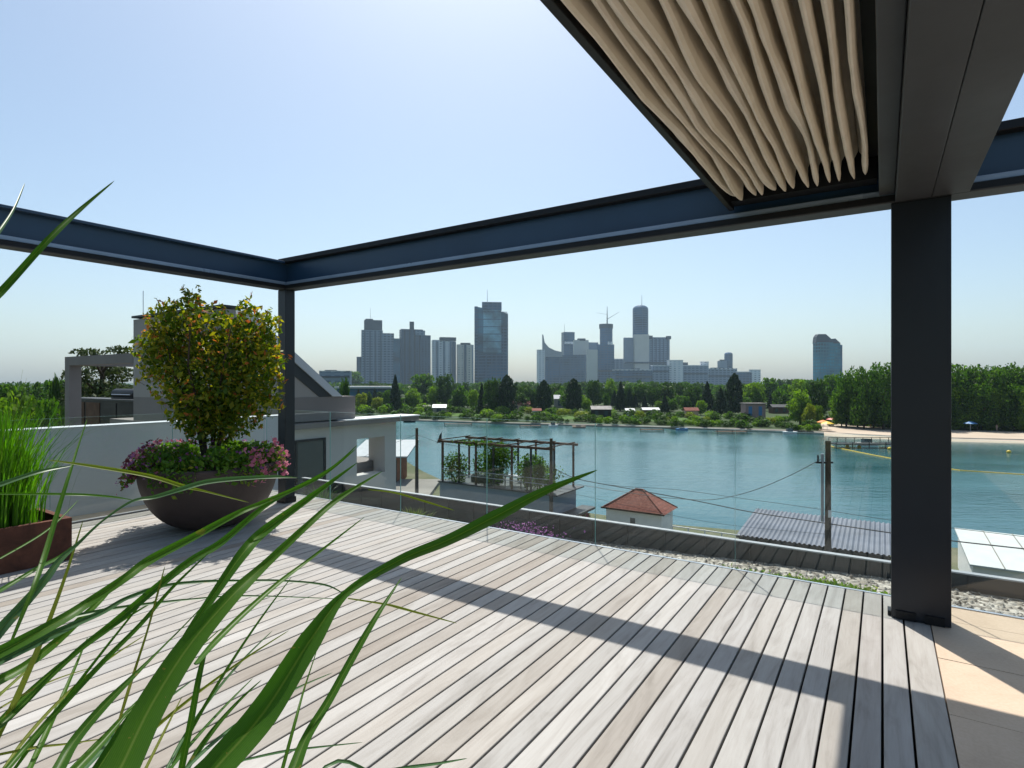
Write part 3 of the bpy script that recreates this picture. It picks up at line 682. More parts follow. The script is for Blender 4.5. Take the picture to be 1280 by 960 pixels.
# upper block with parapet and slope
ur=onv(446,497,HV)[0]; zr=onv(446,495,HV)[1]
mb=MB(); mb.box(HV-3.4,HV-.05,5.7,ur,zt_+.13,zr); mb.build('upper_parapet',M['taupe'],NH)
s0=6.05; s1=onv(423,497,HV)[0]
v_=HV-.06
mb=MB(); poly=[(v_,5.7,zr),(v_,s1-.35,zr+.001),(v_,s0-.1,2.62),(v_,5.7,2.9)]
mb.slab(poly,(-.3,0,0)); mb.box(HV-3.4,HV-.06,5.7,5.95,zr,2.9); mb.build('gable_wall',M['conc'],NH)
mb=MB(); mb.slab([(v_+.02,s0-.14,2.62),(v_+.02,s1-.45,zr+.002),(v_+.02,s1-.14,zr+.002),(v_+.02,s0+.02,2.80)],(-3.3,0,0)); mb.build('roof_edge',M['slate'],NH)
mb=MB(); mb.slab([(v_+.05,s0+.025,2.80),(v_+.05,s1-.13,zr+.003),(v_+.05,s1+.12,zr+.003),(v_+.05,s0+.12,2.93)],(-3.36,0,0)); mb.build('sloping_coping',M['concw'],NH)
mb=MB(); mb.box(HV-3.42,HV-.04,5.67,6.1,2.93,2.975); rc=mb.build('roof_cap',M['slate'],NH)
mb=MB(); mb.tube([(HV-3.2,5.8,2.97),(HV-3.2,5.8,3.5)],.008,5); mb.build('lightning_rod',M['alu'],NH)
pp=px(371,446,11.5)
# roof terrace pergola of the neighbour
vp0,_=onu(81,446,5.7); 
NP=thing('roof_pergola','taupe flat frame pergola on the neighbouring roof terrace','pergola',(vp0+1.5,5.7,0),T=True)
mb=MB(); mb.box(vp0,HV-3.42,5.7,5.95,1.99,2.2); mb.build('beam',M['taupe'],NP)
mb=MB(); mb.box(vp0,vp0+.26,5.7,5.95,-.3,1.989); mb.build('post',M['taupe'],NP)
mb=MB(); mb.box(vp0,vp0+.26,5.951,9.2,1.99,2.19); mb.build('beam',M['taupe'],NP)
mb=MB(); mb.box(vp0,vp0+.26,9.2,9.45,-.3,2.19); mb.build('post',M['taupe'],NP)
mb=MB(); mb.box(vp0+.27,HV-3.42,9.2,9.4,1.99,2.18); mb.build('beam',M['taupe'],NP)
mb=MB(); mb.box(vp0-2,HV-.5,5.2,10,-9.4,-.3); o=mb.build('neighbour_annex',M['taupe'],T=True,base=(vp0,6,-9.4)); tag(o,'taupe storeys under the neighbouring roof terrace, mostly behind the white parapet','building')
# outdoor kitchen + bbq
def at_u(x,y,u): 
    a,z=onu(x,y,u); return a,z
k0,kz=at_u(88,497,7.6); k1,_=at_u(168,497,7.6)
KT=thing('outdoor_kitchen','dark outdoor kitchen cabinets standing under the neighbouring roof pergola','cabinet',((k0+k1)/2,7.6,-.3),T=True)
mb=MB(); mb.box(k0,k1,7.6,8.2,-.3,kz-.05); mb.build('cabinet',M['steelb'],KT)
mb=MB(); mb.box(k0-.05,k1,7.56,8.25,kz-.05,kz); mb.build('worktop',M['slate'],KT)
for i in range(4):
    a=k0+.1+(k1-k0)*i/4; mb=MB(); mb.box(a,a+(k1-k0)/4-.12,7.585,7.599,-.2,kz-.12); mb.build('door',M['brown'] if i in(0,1) else M['steelb'],KT)
g0,_=at_u(139,490,7.8); g1,_=at_u(166,490,7.8); gz=onu(150,488,7.8)[1]
BQ=thing('barbecue','black round hooded barbecue on the neighbouring outdoor kitchen','barbecue',((g0+g1)/2,7.9,kz),T=True)
mb=MB(); mb.tube([(g0,7.95,kz+.14),(g1,7.95,kz+.14)],.16,20); mb.build('hood',M['steelb'],BQ,smooth=False)
mb=MB(); mb.box(g0,g1,7.8,8.1,kz,kz+.05); mb.build('base',M['steelb'],BQ)
mb=MB(); mb.tube([(g0+.1,7.77,kz+.13),(g1-.1,7.77,kz+.13)],.012,6); mb.build('handle',M['alu'],BQ)

# ================================================================== LAND AND WATER
def sheet(name,poly,z0,z1,mat):
    mb=MB(); mb.prism(poly,z0,z1); o=mb.build(name,mat,base=(0,0,z0)); return tag(o,kind='structure')
mb=MB(); mb.add([(-5000,-900,-12.9),(5000,-900,-12.9),(5000,5000,-12.9),(-5000,5000,-12.9)],[(0,1,2,3)]); o=mb.build('ground',M['land']); tag(o,kind='structure')
mb=MB(); mb.add([(-1500,10,WZ),(1500,10,WZ),(1500,420,WZ),(-1500,420,WZ)],[(0,1,2,3)]); o=mb.build('lake_water',M['water'],base=(0,0,WZ)); tag(o,kind='structure')
shore=[(-600,514),(-100,517),(200,519),(440,522),(520,526.5),(580,528.5),(640,530.5),(700,532),(760,533.5),(860,536.5),(940,539),(1000,541),(1040,544),(1075,546.5),(1114,548.5),(1190,551),(1290,553.5),(1500,557),(2400,570)]
SP=[pz(x,y,WZ)[:2] for x,y in shore]
LZ=-10.75
def inter(P_,k): return [(x*k,y*k) for x,y in P_]
# quay front, then land
mb=MB(); n=len(SP)
a=[(x,y,-12.8) for x,y in SP]; b=[(x,y,WZ+.35) for x,y in SP]; c=[(x*1.004,y*1.004,LZ+.004) for x,y in SP]
vs=a+b+c; fs=[]
for i in range(n-1): fs+= [(i,i+1,n+i+1,n+i),(n+i,n+i+1,2*n+i+1,2*n+i)]
mb.add(vs,fs); o=mb.build('quay_edge',M['quay']); tag(o,kind='structure')
poly=[(x*1.004,y*1.004) for x,y in SP]+[(5000,5000),(-5000,5000),(-5000,330)]
mb=MB(); mb.add([(x,y,LZ) for x,y in poly],[tuple(range(len(poly)))]); o=mb.build('far_shore_land',M['land']); tag(o,kind='structure')
bq=[(1028,527),(1050,527),(1070,532),(1120,535.5),(1300,540),(1500,545)]; bf=[pz(x,y,LZ)[:2] for x,y in bq]
bn=[(x*1.006,y*1.006) for x,y in [pz(x,y,WZ)[:2] for x,y in ((1500,557),(1290,553.5),(1190,551),(1114,548.5),(1075,546.5),(1040,544),(1022,542))]]
mb=MB(); pl_=bf+bn; mb.add([(x,y,LZ+.02) for x,y in pl_],[tuple(range(len(pl_)))]); o=mb.build('beach_sand',M['sand']); tag(o,kind='structure')
# sloping sand into the water
bs=[(x,y) for x,y in [pz(x,y,WZ)[:2] for x,y in ((1030,543.5),(1075,546.5),(1114,548.5),(1190,551),(1290,553.5),(1500,557))]]
mb=MB(); m_=len(bs); vs=[(x*.985,y*.985,WZ-.1) for x,y in bs]+[(x*1.008,y*1.008,LZ+.03) for x,y in bs]
mb.add(vs,[(i,i+1,m_+i+1,m_+i) for i in range(m_-1)]); o=mb.build('beach_slope',M['sand']); tag(o,kind='structure')
# lawn patches on the far shore
for q in ([(1050,522),(1120,524),(1300,527),(1300,532),(1120,528),(1070,524.5)],[(690,518),(850,521),(900,524),(880,528),(760,526),(690,523)],[(500,514),(620,517),(640,521),(560,520),(500,518)]):
    P3=[pz(x,y,LZ) for x,y in q]; mb=MB(); mb.add([(x,y,LZ+.012) for x,y,z in P3],[tuple(range(len(P3)))]); o=mb.build('lawn',M['lawn']); tag(o,kind='structure')
NZ=-9.4
npoly=[(-900,-300),(900,-300),(900,10),(60,31),(30,37.5),(25,39),(12,44),(3,50),(-4,56),(-11,70),(-16,82),(-400,110),(-900,120)]
sheet('near_bank_ground',npoly,-13,NZ,M['near'])

# ================================================================== NEAR BANK BUILDINGS
# pavilion
pv0,pv1,pu0,pu1=-28.2,-18.5,33.3,36.9
PV=thing('lakeside_pavilion','flat roofed lakeside terrace overgrown with climbing plants, left of the red roofed hut','pavilion',((pv0+pv1)/2,35,NZ),T=True)
mb=MB(); mb.box(pv0,pv1,pu0,pu1,NZ,-6.0); mb.build('plinth',plain('blue_grey_render',(.20,.24,.28),.8,0,.08,1),PV)
mb=MB(); mb.box(pv0-.1,pv1+.5,pu0-.15,pu1+.3,-6.0,-5.92); mb.box(pv1,pv1+1.1,pu0-.3,pu1+1,-7.6,-7.45); mb.build('floor_slab',M['slate'],PV)
for i in range(7):
    a=pv0+.1+(pv1-pv0-.3)*i/6
    for u_ in (pu0+.1,pu1-.2):
        mb=MB(); mb.box(a,a+.12,u_,u_+.12,-5.92,-3.0); mb.build('post',M['slate'] if i%2 else M['brown'],PV)
mb=MB(); mb.box(pv0-.2,pv1+.2,pu0,pu0+.14,-3.0,-2.84); mb.box(pv0-.2,pv1+.2,pu1-.2,pu1-.06,-3.0,-2.84)
i=pv0
while i<pv1+.1: mb.box(i,i+.05,pu0-.25,pu1+.2,-2.84,-2.77); i+=1.58
mb.build('roof_beams',M['brown'],PV)
mb=MB(); mb.box(pv0+.1,pv1-.1,pu0+.04,pu0+.06,-5.85,-5.0); mb.build('glass_rail',M['glass'],PV)
mb=MB(); 
for zz in (-5.0,-5.35): mb.box(pv0+.1,pv1,pu0+.02,pu0+.08,zz,zz+.05)
mb.build('handrail',M['slatew'],PV)
mb=MB()
def vine(v,u,z,rv,ru,rz,n,s=.16,mi=0):
    q=blob_points([(v,u,z,rv,ru,rz)],n,.3); mb.quads(leaf_quads(q,s,.6),mi)
vine(pv0+7.8,pu0+.7,-4.6,1.3,.7,1.3,1300); vine(pv0+2.9,pu0+1.6,-4.7,1.1,.6,1.2,700); vine(pv0+1.3,pu0+.3,-4.9,1.3,.5,1.3,1500); vine(pv0+5.0,pu0+.8,-3.7,1.5,.8,1.0,1500); vine(pv0+4.6,pu0+.8,-4.7,1.1,.6,1.2,1100); vine(pv0+3.2,pu0+.6,-2.95,2.6,.9,.22,800); vine(pv0+6.6,pu1-.3,-5.1,2.4,.3,.8,900)
o=mb.build('climbing_plant',L['tree'],T=True,base=(pv0+3,pu0,-5.9)); tag(o,'green creeper hanging from the left half of the pavilion roof','climbing plant')
for k,(vv_,lab) in enumerate(((pv0+7.6,'tall leafy plant by the fifth post of the lakeside pavilion'),(pv0+8.6,'narrow green column plant behind the brown pole at the pavilion'),(pv0+9.4,'small bush at the right end of the lakeside pavilion'))):
    mb=MB(); hh=(1.2,1.25,.6)[k]; vine(vv_,pu0+.3,-5.9+hh,.42,.35,hh,650,.16); vine(vv_,pu0+.3,-5.9+hh*.7,.3,.3,.5,60,.12)
    mb.tube([(vv_,pu0+.3,-5.9),(vv_,pu0+.3,-5.0)],.05,5,1); o=mb.build('terrace_plant',[L['tree'],M['bark']],T=True,base=(vv_,pu0+.3,-5.9)); tag(o,lab,'plant',group='plants on the pavilion terrace')
SF=thing('outdoor_sofa','dark outdoor sofa on the pavilion terrace','sofa',(pv0+3.2,pu0+1.4,-5.92),T=True)
mb=MB(); mb.box(pv0+2.2,pv0+4.4,pu0+1,pu0+1.9,-5.9,-5.45); mb.build('seat',M['steelb'],SF); mb=MB(); mb.box(pv0+2.2,pv0+4.4,pu0+1.9,pu0+2.1,-5.9,-5.0); mb.build('backrest',M['steelb'],SF)
mb=MB(); mb.box(pv0+2.3,pv0+4.3,pu0+1.05,pu0+1.85,-5.45,-5.33); mb.build('cushion',M['slatew'],SF)
TB=thing('terrace_table','low dark table between sofa and posts on the pavilion terrace','table',(pv0+6,pu0+1.2,-5.92),T=True)
mb=MB(); mb.box(pv0+5.3,pv0+6.8,pu0+.8,pu0+1.6,-5.25,-5.18); mb.build('tabletop',M['slatew'],TB)
for a,b in ((5.35,.85),(6.7,.85),(5.35,1.5),(6.7,1.5)):
    mb=MB(); mb.box(pv0+a,pv0+a+.06,pu0+b,pu0+b+.06,-5.92,-5.251); mb.build('leg',M['steelb'],TB)
# red-roofed hut
h0,h1,g0_,g1_=-16.3,-11.9,36.4,39.3
HT=thing('white_hut','small white hut with red tiled hip roof at the lakeside','hut',((h0+h1)/2,37.8,NZ),T=True)
mb=MB(); mb.box(h0+.25,h1-.25,g0_+.25,g1_-.25,NZ,-7.1); mb.build('wall',M['white'],HT)
cx,cy=(h0+h1)/2,(g0_+g1_)/2
mb=MB(); ez=-7.12; az=-5.85
vs=[(h0,g0_,ez),(h1,g0_,ez),(h1,g1_,ez),(h0,g1_,ez),(cx-.25,cy,az),(cx+.25,cy,az)]
mb.add(vs,[(0,1,5,4),(1,2,5),(2,3,4,5),(3,0,4),(0,3,2,1)]); rf=mb.build('roof',M['tile'],HT)
mb=MB()
for a,b in ((0,4),(1,5),(2,5),(3,4),(4,5)): mb.tube([vs[a],vs[b]],.06,6)
mb.build('ridge_tiles',M['tile'],rf)
mb=MB(); mb.box(h0-.03,h1+.03,g0_-.06,g0_-.01,ez-.02,ez+.09); mb.build('gutter',M['brown'],rf)
mb=MB(); mb.box(h0+2.0,h0+2.35,g0_+.235,g0_+.249,-8.1,-7.6); mb.build('window',M['wglass'],HT)
# corrugated boathouse
c0,c1,cu0,cu1=-6.46,.4,31.6,37.2
CB=thing('corrugated_shed','long dark shed with pale corrugated metal roof beside the wooden utility pole','shed',(-3,34,NZ),T=True)
mb=MB(); xs=np.arange(c0,c1,.0275); vs=[]; fs=[]
for i,x in enumerate(xs):
    dz=.03*math.sin(2*math.pi*x/.22)
    vs+=[(x,cu0,-6.45+dz),(x,cu1,-6.12+dz)]
fs=[(2*i,2*i+2,2*i+3,2*i+1) for i in range(len(xs)-1)]
mb.add(vs,fs); mb.build('roof',plain('grey_corrugated_metal',(.15,.16,.19),.5,.3,.2,.8,.4,.1,6),CB)
mb=MB(); mb.box(c0+.1,c1-.1,cu0+.15,cu1-.15,NZ,-6.56); mb.build('wall',M['steelb'],CB)
mb=MB(); mb.box(c0,c1,cu0-.03,cu0+.02,-6.62,-6.5); mb.build('gutter',M['slate'],CB)
mb=MB(); mb.box(c0+1.5,c0+1.75,cu0+.02,cu0+.14,-8,-6.9); mb.build('downpipe',M['white'],CB)
# white flat shed
w0,w1,wu0,wu1=3.6,14.0,35.7,42.9
WS=thing('white_roofed_shed','shed with bright off white flat sheet roof right of the big post','shed',(8,39,NZ),T=True)
mb=MB(); mb.slab([(w0,wu0,-7.45),(w1,wu0,-7.45),(w1,wu1,-7.2),(w0,wu1,-7.2)],(0,0,.08)); rf=mb.build('roof',M['offw'],WS)
mb=MB()
for i in range(1,8): x=w0+i*1.3; mb.slab([(x,wu0,-7.36),(x+.04,wu0,-7.36),(x+.04,wu1,-7.11),(x,wu1,-7.11)],(0,0,.02))
mb.build('sheet_seams',M['quay'],rf)
mb=MB(); mb.box(w0+.15,w1-.15,wu0+.2,wu1-.2,NZ,-7.46); mb.build('wall',M['white'],WS)
GR=thing('brown_roofed_garage','low garage with brown flat roof below the right end of the balustrade','garage',(4,20,NZ),T=True)
mb=MB(); mb.box(2.6,16,15,27,NZ,-6.3); mb.build('wall',M['slate'],GR)
mb=MB(); mb.box(2.4,16.2,14.8,27.2,-6.3,-6.15); mb.build('roof',plain('brown_roof_felt',(.085,.065,.055),.9,0,.25,.5,.2,.3),GR)
# white railing + flowers
FN=thing('white_railing','thin white railing between the red roofed hut and the corrugated shed','railing',(-9,37.4,NZ),T=True)
mb=MB()
for zz in (-8.45,-8.0): mb.box(-11.8,-6.3,37.4,37.46,zz,zz+.06)
mb.build('rails',M['white'],FN)
for i in range(6):
    a=-11.7+i*1.05; mb=MB(); mb.box(a,a+.07,37.39,37.47,NZ,-7.93); mb.build('post',M['white'],FN)
mb=MB(); c=onu(732,648,37)[0]; z=-8.0; q=blob_points([(c,37,z,.35,.3,.3)],260,.4); mb.quads(leaf_quads(q,.14,.7),(rng.random(260)<.6).astype(int).tolist()); mb.tube([(c,37,NZ),(c,37,z)],.05,5,2)
o=mb.build('flowering_bush',[L['bed'],L['pink'],M['bark']],T=True,base=(c,37,NZ)); tag(o,'pink flowering bush left of the red roofed hut','bush')
mb=MB(); c=onu(748,652,36.2)[0]; q=blob_points([(c,36,-8.6,.9,.3,.45)],260,.4); mb.quads(leaf_quads(q,.14,.7),0); mb.quads(leaf_quads(q+np.array([0,-.1,.1]),.08,.8),1)
o=mb.build('flowering_bush',[L['bed'],M['white']],T=True,base=(c,36,NZ)); tag(o,'low bush with white blossom at the left corner of the red roofed hut','bush')

# utility poles and cables
def pole(x,yt,Y,r,lab,col='pole',arms=1):
    X0,_,zt0=px(x,yt,Y); P_=thing('utility_pole',lab,'utility pole',(X0,Y,NZ),group='utility poles on the near bank')
    mb=MB(); mb.tube([(X0,Y,NZ),(X0,Y,zt0)],[r*1.25,r*.85],12); mb.build('shaft',M[col],P_,smooth=True)
    if arms:
        mb=MB(); mb.box(X0-.5,X0+.5,Y-.05,Y+.05,zt0-.45,zt0-.37); mb.build('crossarm',M['steelb'],P_)
        for k in (-.42,.42):
            mb=MB(); mb.tube([(X0+k,Y,zt0-.37),(X0+k,Y,zt0-.2)],.04,8); mb.build('insulator',M['white'],P_)
    return (X0,Y,zt0)
def pole2(x,yt,Y,r,lab):
    X0,_,zt0=px(x,yt,Y); P_=thing('utility_pole',lab,'utility pole',(X0,Y,NZ),group='utility poles on the near bank')
    mb=MB(); mb.tube([(X0,Y,NZ),(X0,Y,zt0)],[r*1.25,r*.9],12); mb.build('shaft',M['pole'],P_,smooth=True)
    mb=MB(); mb.tube([(X0-.24,Y,zt0-3.4),(X0-.24,Y,zt0-.55)],.06,8); mb.build('cable_pipe',M['slatew'],P_)
    mb=MB(); mb.tube([(X0-.45,Y-.05,zt0-.6),(X0-.45,Y-.05,zt0-.9)],.035,8); mb.box(X0-.5,X0+.2,Y-.04,Y+.04,zt0-.95,zt0-.88); mb.build('bracket',M['steelb'],P_)
    mb=MB(); mb.box(X0-.06,X0+.06,Y-r*1.3,Y-r,zt0-3.2,zt0-2.9); mb.build('number_plate',M['white'],P_)
pole2(1035,551,24,.115,'thick weathered utility pole rising in front of the corrugated shed roof')
pole(689,548,34,.11,'brown utility pole standing in front of the lakeside pavilion',arms=0)
pole(521,535,45,.13,'thin brown utility pole left of the lakeside pavilion',arms=0)
def cable(pts,lab,rr=.018):
    q=[px(*p) for p in pts]; Q=[]
    for i in range(len(q)-1):
        p0,p1,p2,p3=[Vector(q[max(0,min(len(q)-1,i+k))]) for k in (-1,0,1,2)]
        for k in range(5):
            t=k/5; Q.append(.5*((2*p1)+(-p0+p2)*t+(2*p0-5*p1+4*p2-p3)*t*t+(-p0+3*p1-3*p2+p3)*t**3))
    Q.append(Vector(q[-1])); mb=MB(); mb.tube(Q,rr,5); o=mb.build('overhead_cable',M['wire'],base=q[0]); tag(o,lab,'cable',group='overhead cables over the near bank')
cable([(689,583,34),(720,598,33),(782,610,31),(870,626,28.5),(939,640,26.5),(1032,654,24),(1120,667,21.5),(1190,676,20),(1290,687,18)],'thickest overhead cable, crossing the red hut roof and the white shed roof',.022)
cable([(1030,572,24),(986,595,25),(939,614,26.2),(895,624,27.5),(857,624,28.6),(800,618,31),(689,600,34)],'sagging cable coming down leftwards from the top of the thick utility pole',.014)
cable([(689,592,34),(760,606,32),(845,612,29.5),(920,622,27),(1001,633,25),(1120,651,22),(1290,672,19)],'thin upper overhead cable across the middle of the lake',.010)
cable([(689,612,34),(740,622,32.5),(820,640,30),(910,656,27.5),(1035,668,24)],'thin lowest overhead cable passing the eave of the red hut',.008)
cable([(521,543,45),(560,556,42),(620,560,38),(660,552,35.5),(689,549,34)],'thin cable between the two brown utility poles over the pavilion',.012)
cable([(430,585,48),(470,563,46.5),(500,551,45.6),(521,543,45)],'thin cable running from the left brown pole behind the neighbouring house',.012)

# things seen through the loggia: boathouse and deck, steps
def slab_px(name,q,Y,depth,mat,lab,cat,parent=None):
    pass
BH=thing('brown_boathouse','brown timber boathouse with pale roof seen through the neighbouring loggia','boathouse',(px(470,600,60)[0],60,NZ))
x0=px(438,575,60)[0]; x1=px(511,575,60)[0]
z1=px(0,571,60)[2]; z2=px(0,588,60)[2]
mb=MB(); mb.box(x0+.3,x1-1.3,60,66,NZ-.5,z1); mb.build('wall',plain('reddish_timber_boards',(.22,.09,.05),.8,0,.25,2,.2,.3),BH)
mb=MB(); mb.slab([(x0,59.2,z1),(x1,59.2,z1),(x1,66.5,z1+1.0),(x0,66.5,z1+1.0)],(0,0,.15)); mb.build('roof',M['slatew'],BH)
mb=MB(); mb.box(x1-2.6,x1-1.29,59.98,60.1,NZ,z1-.3); mb.build('door',M['steelb'],BH)
mb=MB(); mb.box(px(480,0,58)[0],px(545,0,58)[0],52,62,NZ,NZ+.4); o=mb.build('jetty',M['quay'],base=(-9,57,NZ)); tag(o,'pale concrete landing left of the lakeside pavilion','jetty')
MS=thing('flag_mast','thin white mast beside the left end of the lakeside pavilion','mast',px(552,610,50)[:2]+(NZ,))
X0=px(552,540,50); mb=MB(); mb.tube([(X0[0],50,NZ),X0],[.05,.03],8); mb.build('mast',M['slatew'],MS); mb=MB(); mb.slab([(X0[0],50,X0[2]),(X0[0],50,X0[2]-.9),(X0[0]-.45,50.1,X0[2]-1.0),(X0[0]-.2,50.1,X0[2]-.3)],(0,.02,0)); mb.build('flag',M['steel'],MS)

# ================================================================== FAR SHORE THINGS
def ydist(yb): return (H-LZ)*F/(yb-HZ)
def hut(x0,x1,yt,yb,wall,roof,lab,pitch=.3,cat='hut',name='lakeside_cabin',win=None,flat=False):
    Y=ydist(yb); X0,X1=(x0-640)/F*Y,(x1-640)/F*Y; w=X1-X0; zt=px(0,yt,Y)[2]; d=max(3.0,w*.6); ze=LZ+(zt-LZ)*(1-pitch)
    T_=thing(name,lab,cat,((X0+X1)/2,Y+d/2,LZ))
    mb=MB(); mb.box(X0,X1,Y,Y+d,LZ-.2,ze); mb.build('wall',M[wall],T_)
    mb=MB(); o=.3
    if flat: mb.box(X0-o,X1+o,Y-o,Y+d+o,ze,zt)
    else:
        mb.slab([(X0-o,Y-o,ze),(X1+o,Y-o,ze),(X1+o,Y+d/2,zt),(X0-o,Y+d/2,zt)],(0,0,.12)); mb.slab([(X0-o,Y+d+o,ze),(X0-o,Y+d/2,zt),(X1+o,Y+d/2,zt),(X1+o,Y+d+o,ze)],(0,0,.12))
        mb.add([(X0,Y,ze),(X0,Y+d,ze),(X0,Y+d/2,zt)],[(0,1,2)]); mb.add([(X1,Y,ze),(X1,Y+d,ze),(X1,Y+d/2,zt)],[(0,2,1)])
    mb.build('roof',M[roof],T_)
    k=max(1,int(w/3))
    for i in range(k):
        a=X0+w*(i+.3)/k; mb=MB(); mb.box(a,a+w*.35/k,Y-.06,Y-.004,LZ+(ze-LZ)*.25,LZ+(ze-LZ)*.85); mb.build('window' if i or k==1 else 'door',M[win or 'wglass'],T_)
G='cabins along the far shore'
for a in [
 (526,537,507,514,'white','slate','small white cabin with dark roof under the second concrete tower'),
 (541,557,506,519,'quay','slatew','grey roofed shed under the pale apartment blocks on the far shore'),
 (600,618,506,517,'brown','slate','brown shed under the tall glass tower on the far shore'),
 (640,662,502,514,'peach','tile','peach cabin with red roof right of the tall glass tower on the far shore'),
 (693,708,494,510,'quay','slatew','taller grey house among the trees under the wide dark glass block'),
 (666,676,511,520,'white','tile','tiny white cabin with red roof left of the dark boathouse'),
 (740,764,508,522,'steelb','slate','black boathouse at the far waterline under the cylinder tower'),
 (783,793,511,521,'white','slatew','white cabin at the far waterline right of the black boathouse'),
 (804,824,510,519,'brown','offw','brown cabin with white roof under the tallest tower'),
 (857,873,510,522,'peach','tile','peach walled cabin on the far shore under the low grey offices'),
 (966,986,506,517,'brown','slate','brown gazebo with dark roof left of the round light green tree'),
 ]: hut(*a[:6],a[6])
hut(932,957,504,524,'pink','taupe','pinkish grey box cabin with blue door on the far shore',.06,win='blu',flat=True)
# marquee
Y=ydist(503); X0,X1=(752-640)/F*Y,(765-640)/F*Y
MQ=thing('white_marquee','white peaked marquee between dark trees under the cylinder tower','marquee',((X0+X1)/2,Y,LZ)); zt=px(0,483,Y)[2]
mb=MB(); mb.box(X0,X1,Y,Y+4,LZ,LZ+(zt-LZ)*.5); mb.build('wall',M['white'],MQ)
mb=MB(); m_=((X0+X1)/2-1.5,Y+2,zt); zz=LZ+(zt-LZ)*.5; mb.add([(X0-.2,Y-.2,zz),(X1+.2,Y-.2,zz),(X1+.2,Y+4.2,zz),(X0-.2,Y+4.2,zz),m_],[(0,1,4),(1,2,4),(2,3,4),(3,0,4)]); mb.build('roof',M['white'],MQ)
# jetties, boats
def jetty(x0,x1,y,lab,mat='brown',h=.5,w=2.0):
    a=pz(x0,y,WZ+h); b=pz(x1,y,WZ+h); T_=thing('jetty',lab,'jetty',((a[0]+b[0])/2,a[1],WZ))
    mb=MB(); mb.box(a[0],b[0],a[1]-w/2,a[1]+w/2,WZ+h-.15,WZ+h); mb.build('deck',M[mat],T_)
    n=max(2,int((b[0]-a[0])/3))
    for i in range(min(n,12)+1):
        x=a[0]+(b[0]-a[0])*i/min(n,12); mb=MB(); mb.tube([(x,a[1]-w/2+.1,WZ-.5),(x,a[1]-w/2+.1,WZ+h+.35)],.09,6); mb.build('pile',M['pole'],T_)
jetty(895,932,539,'long low brown jetty under the low grey offices')
jetty(650,676,532,'short brown jetty near the far shore right of the tall glass tower')
jetty(556,590,529.5,'brown jetty on the far shore under the pale apartment blocks')
jetty(800,828,536.5,'brown jetty on the far shore under the tallest tower')
jetty(1040,1122,554,'long dark bathing pier reaching past the thick utility pole','steelb',.9,3)
a=pz(1040,554,WZ+.9); b=pz(1122,554,WZ+.9)
RL=thing('pier_railing','dark railing with benches along the bathing pier','railing',((a[0]+b[0])/2,a[1]+1.2,WZ+.9)); mb=MB()
mb.box(a[0],b[0],a[1]+1.2,a[1]+1.28,WZ+1.85,WZ+1.95); i=a[0]
while i<b[0]: mb.box(i,i+.09,a[1]+1.2,a[1]+1.28,WZ+.9,WZ+1.85); i+=1.7
mb.build('rails',M['steelb'],RL)
def boat(x,y,L_,col,lab,cab=False,ang=0):
    c=pz(x,y,WZ+.1); T_=thing('boat',lab,'boat',(c[0],c[1],WZ))
    ca,sa=math.cos(ang),math.sin(ang); vs=[]; 
    def q(a,b,z): return (c[0]+a*ca-b*sa,c[1]+a*sa+b*ca,z)
    ou=[(-.5,.16),(-.2,.19),(.15,.18),(.38,.10),(.5,0)]
    top=[(a,b) for a,b in ou]+[(a,-b) for a,b in reversed(ou[:-1])]
    n=len(top); vs=[q(a*L_,b*L_,WZ+.55) for a,b in top]+[q(a*L_*.9,b*L_*.7,WZ-.1) for a,b in top]
    mb=MB(); mb.add(vs,[tuple(range(n))]+[(i,(i+1)%n,n+(i+1)%n,n+i) for i in range(n)]); mb.build('hull',M[col],T_)
    mb=MB(); cc=[q(a,b,0)[:2] for a,b in ((-.25*L_,-.12*L_),(.12*L_,-.12*L_),(.12*L_,.12*L_),(-.25*L_,.12*L_))]; mb.prism(cc,WZ+.552,WZ+(1.3 if cab else .75)); mb.build('cabin' if cab else 'cover',M['wglass' if cab else 'slate'],T_)
boat(988,541.5,3.6,'white','white motorboat moored under the round light green tree',True)
boat(692,533,3.0,'white','white boat moored under the left end of the wide dark glass block',True,.4)
boat(724,534.5,4,'peach','pale boat moored by the far shore under the cream slab block',False)
boat(853,537.5,3.5,'blu','small blue boat moored under the low grey offices',False,.2)
boat(512,527.5,4,'steelb','dark boat moored on the far shore left of the second concrete tower')
boat(1085,556,4.5,'white','white pedal boat lying at the bathing pier',True)
# yellow buoy line and buoys
BU=thing('buoy_line','curved yellow floating rope with buoys around the bathing area','buoy line',pz(1080,560,WZ))
q=[pz(x,y,WZ+.03) for x,y in ((1036,557),(1050,560.5),(1068,564),(1090,568.5),(1114,573),(1150,581),(1200,588),(1290,594))]
mb=MB(); mb.tube(q,.09,6); mb.build('rope',M['yel'],BU)
for i,(x,y) in enumerate(((1059,558),(1074,558.5),(1112,561),(1261,565))):
    c=pz(x,y,WZ+.15); mb=MB(); mb.lathe([(0,-.3),(.28,-.2),(.38,0),(.28,.22),(.1,.34),(0,.35)],c,12); o=mb.build('buoy',M['yel'],base=c,smooth=True)
    tag(o,['yellow buoy nearest the thick utility pole','yellow buoy second right of the thick utility pole','yellow buoy just left of the big pergola post','lone yellow buoy on the water right of the big pergola post'][i],'buoy',group='yellow buoys in the bathing area')
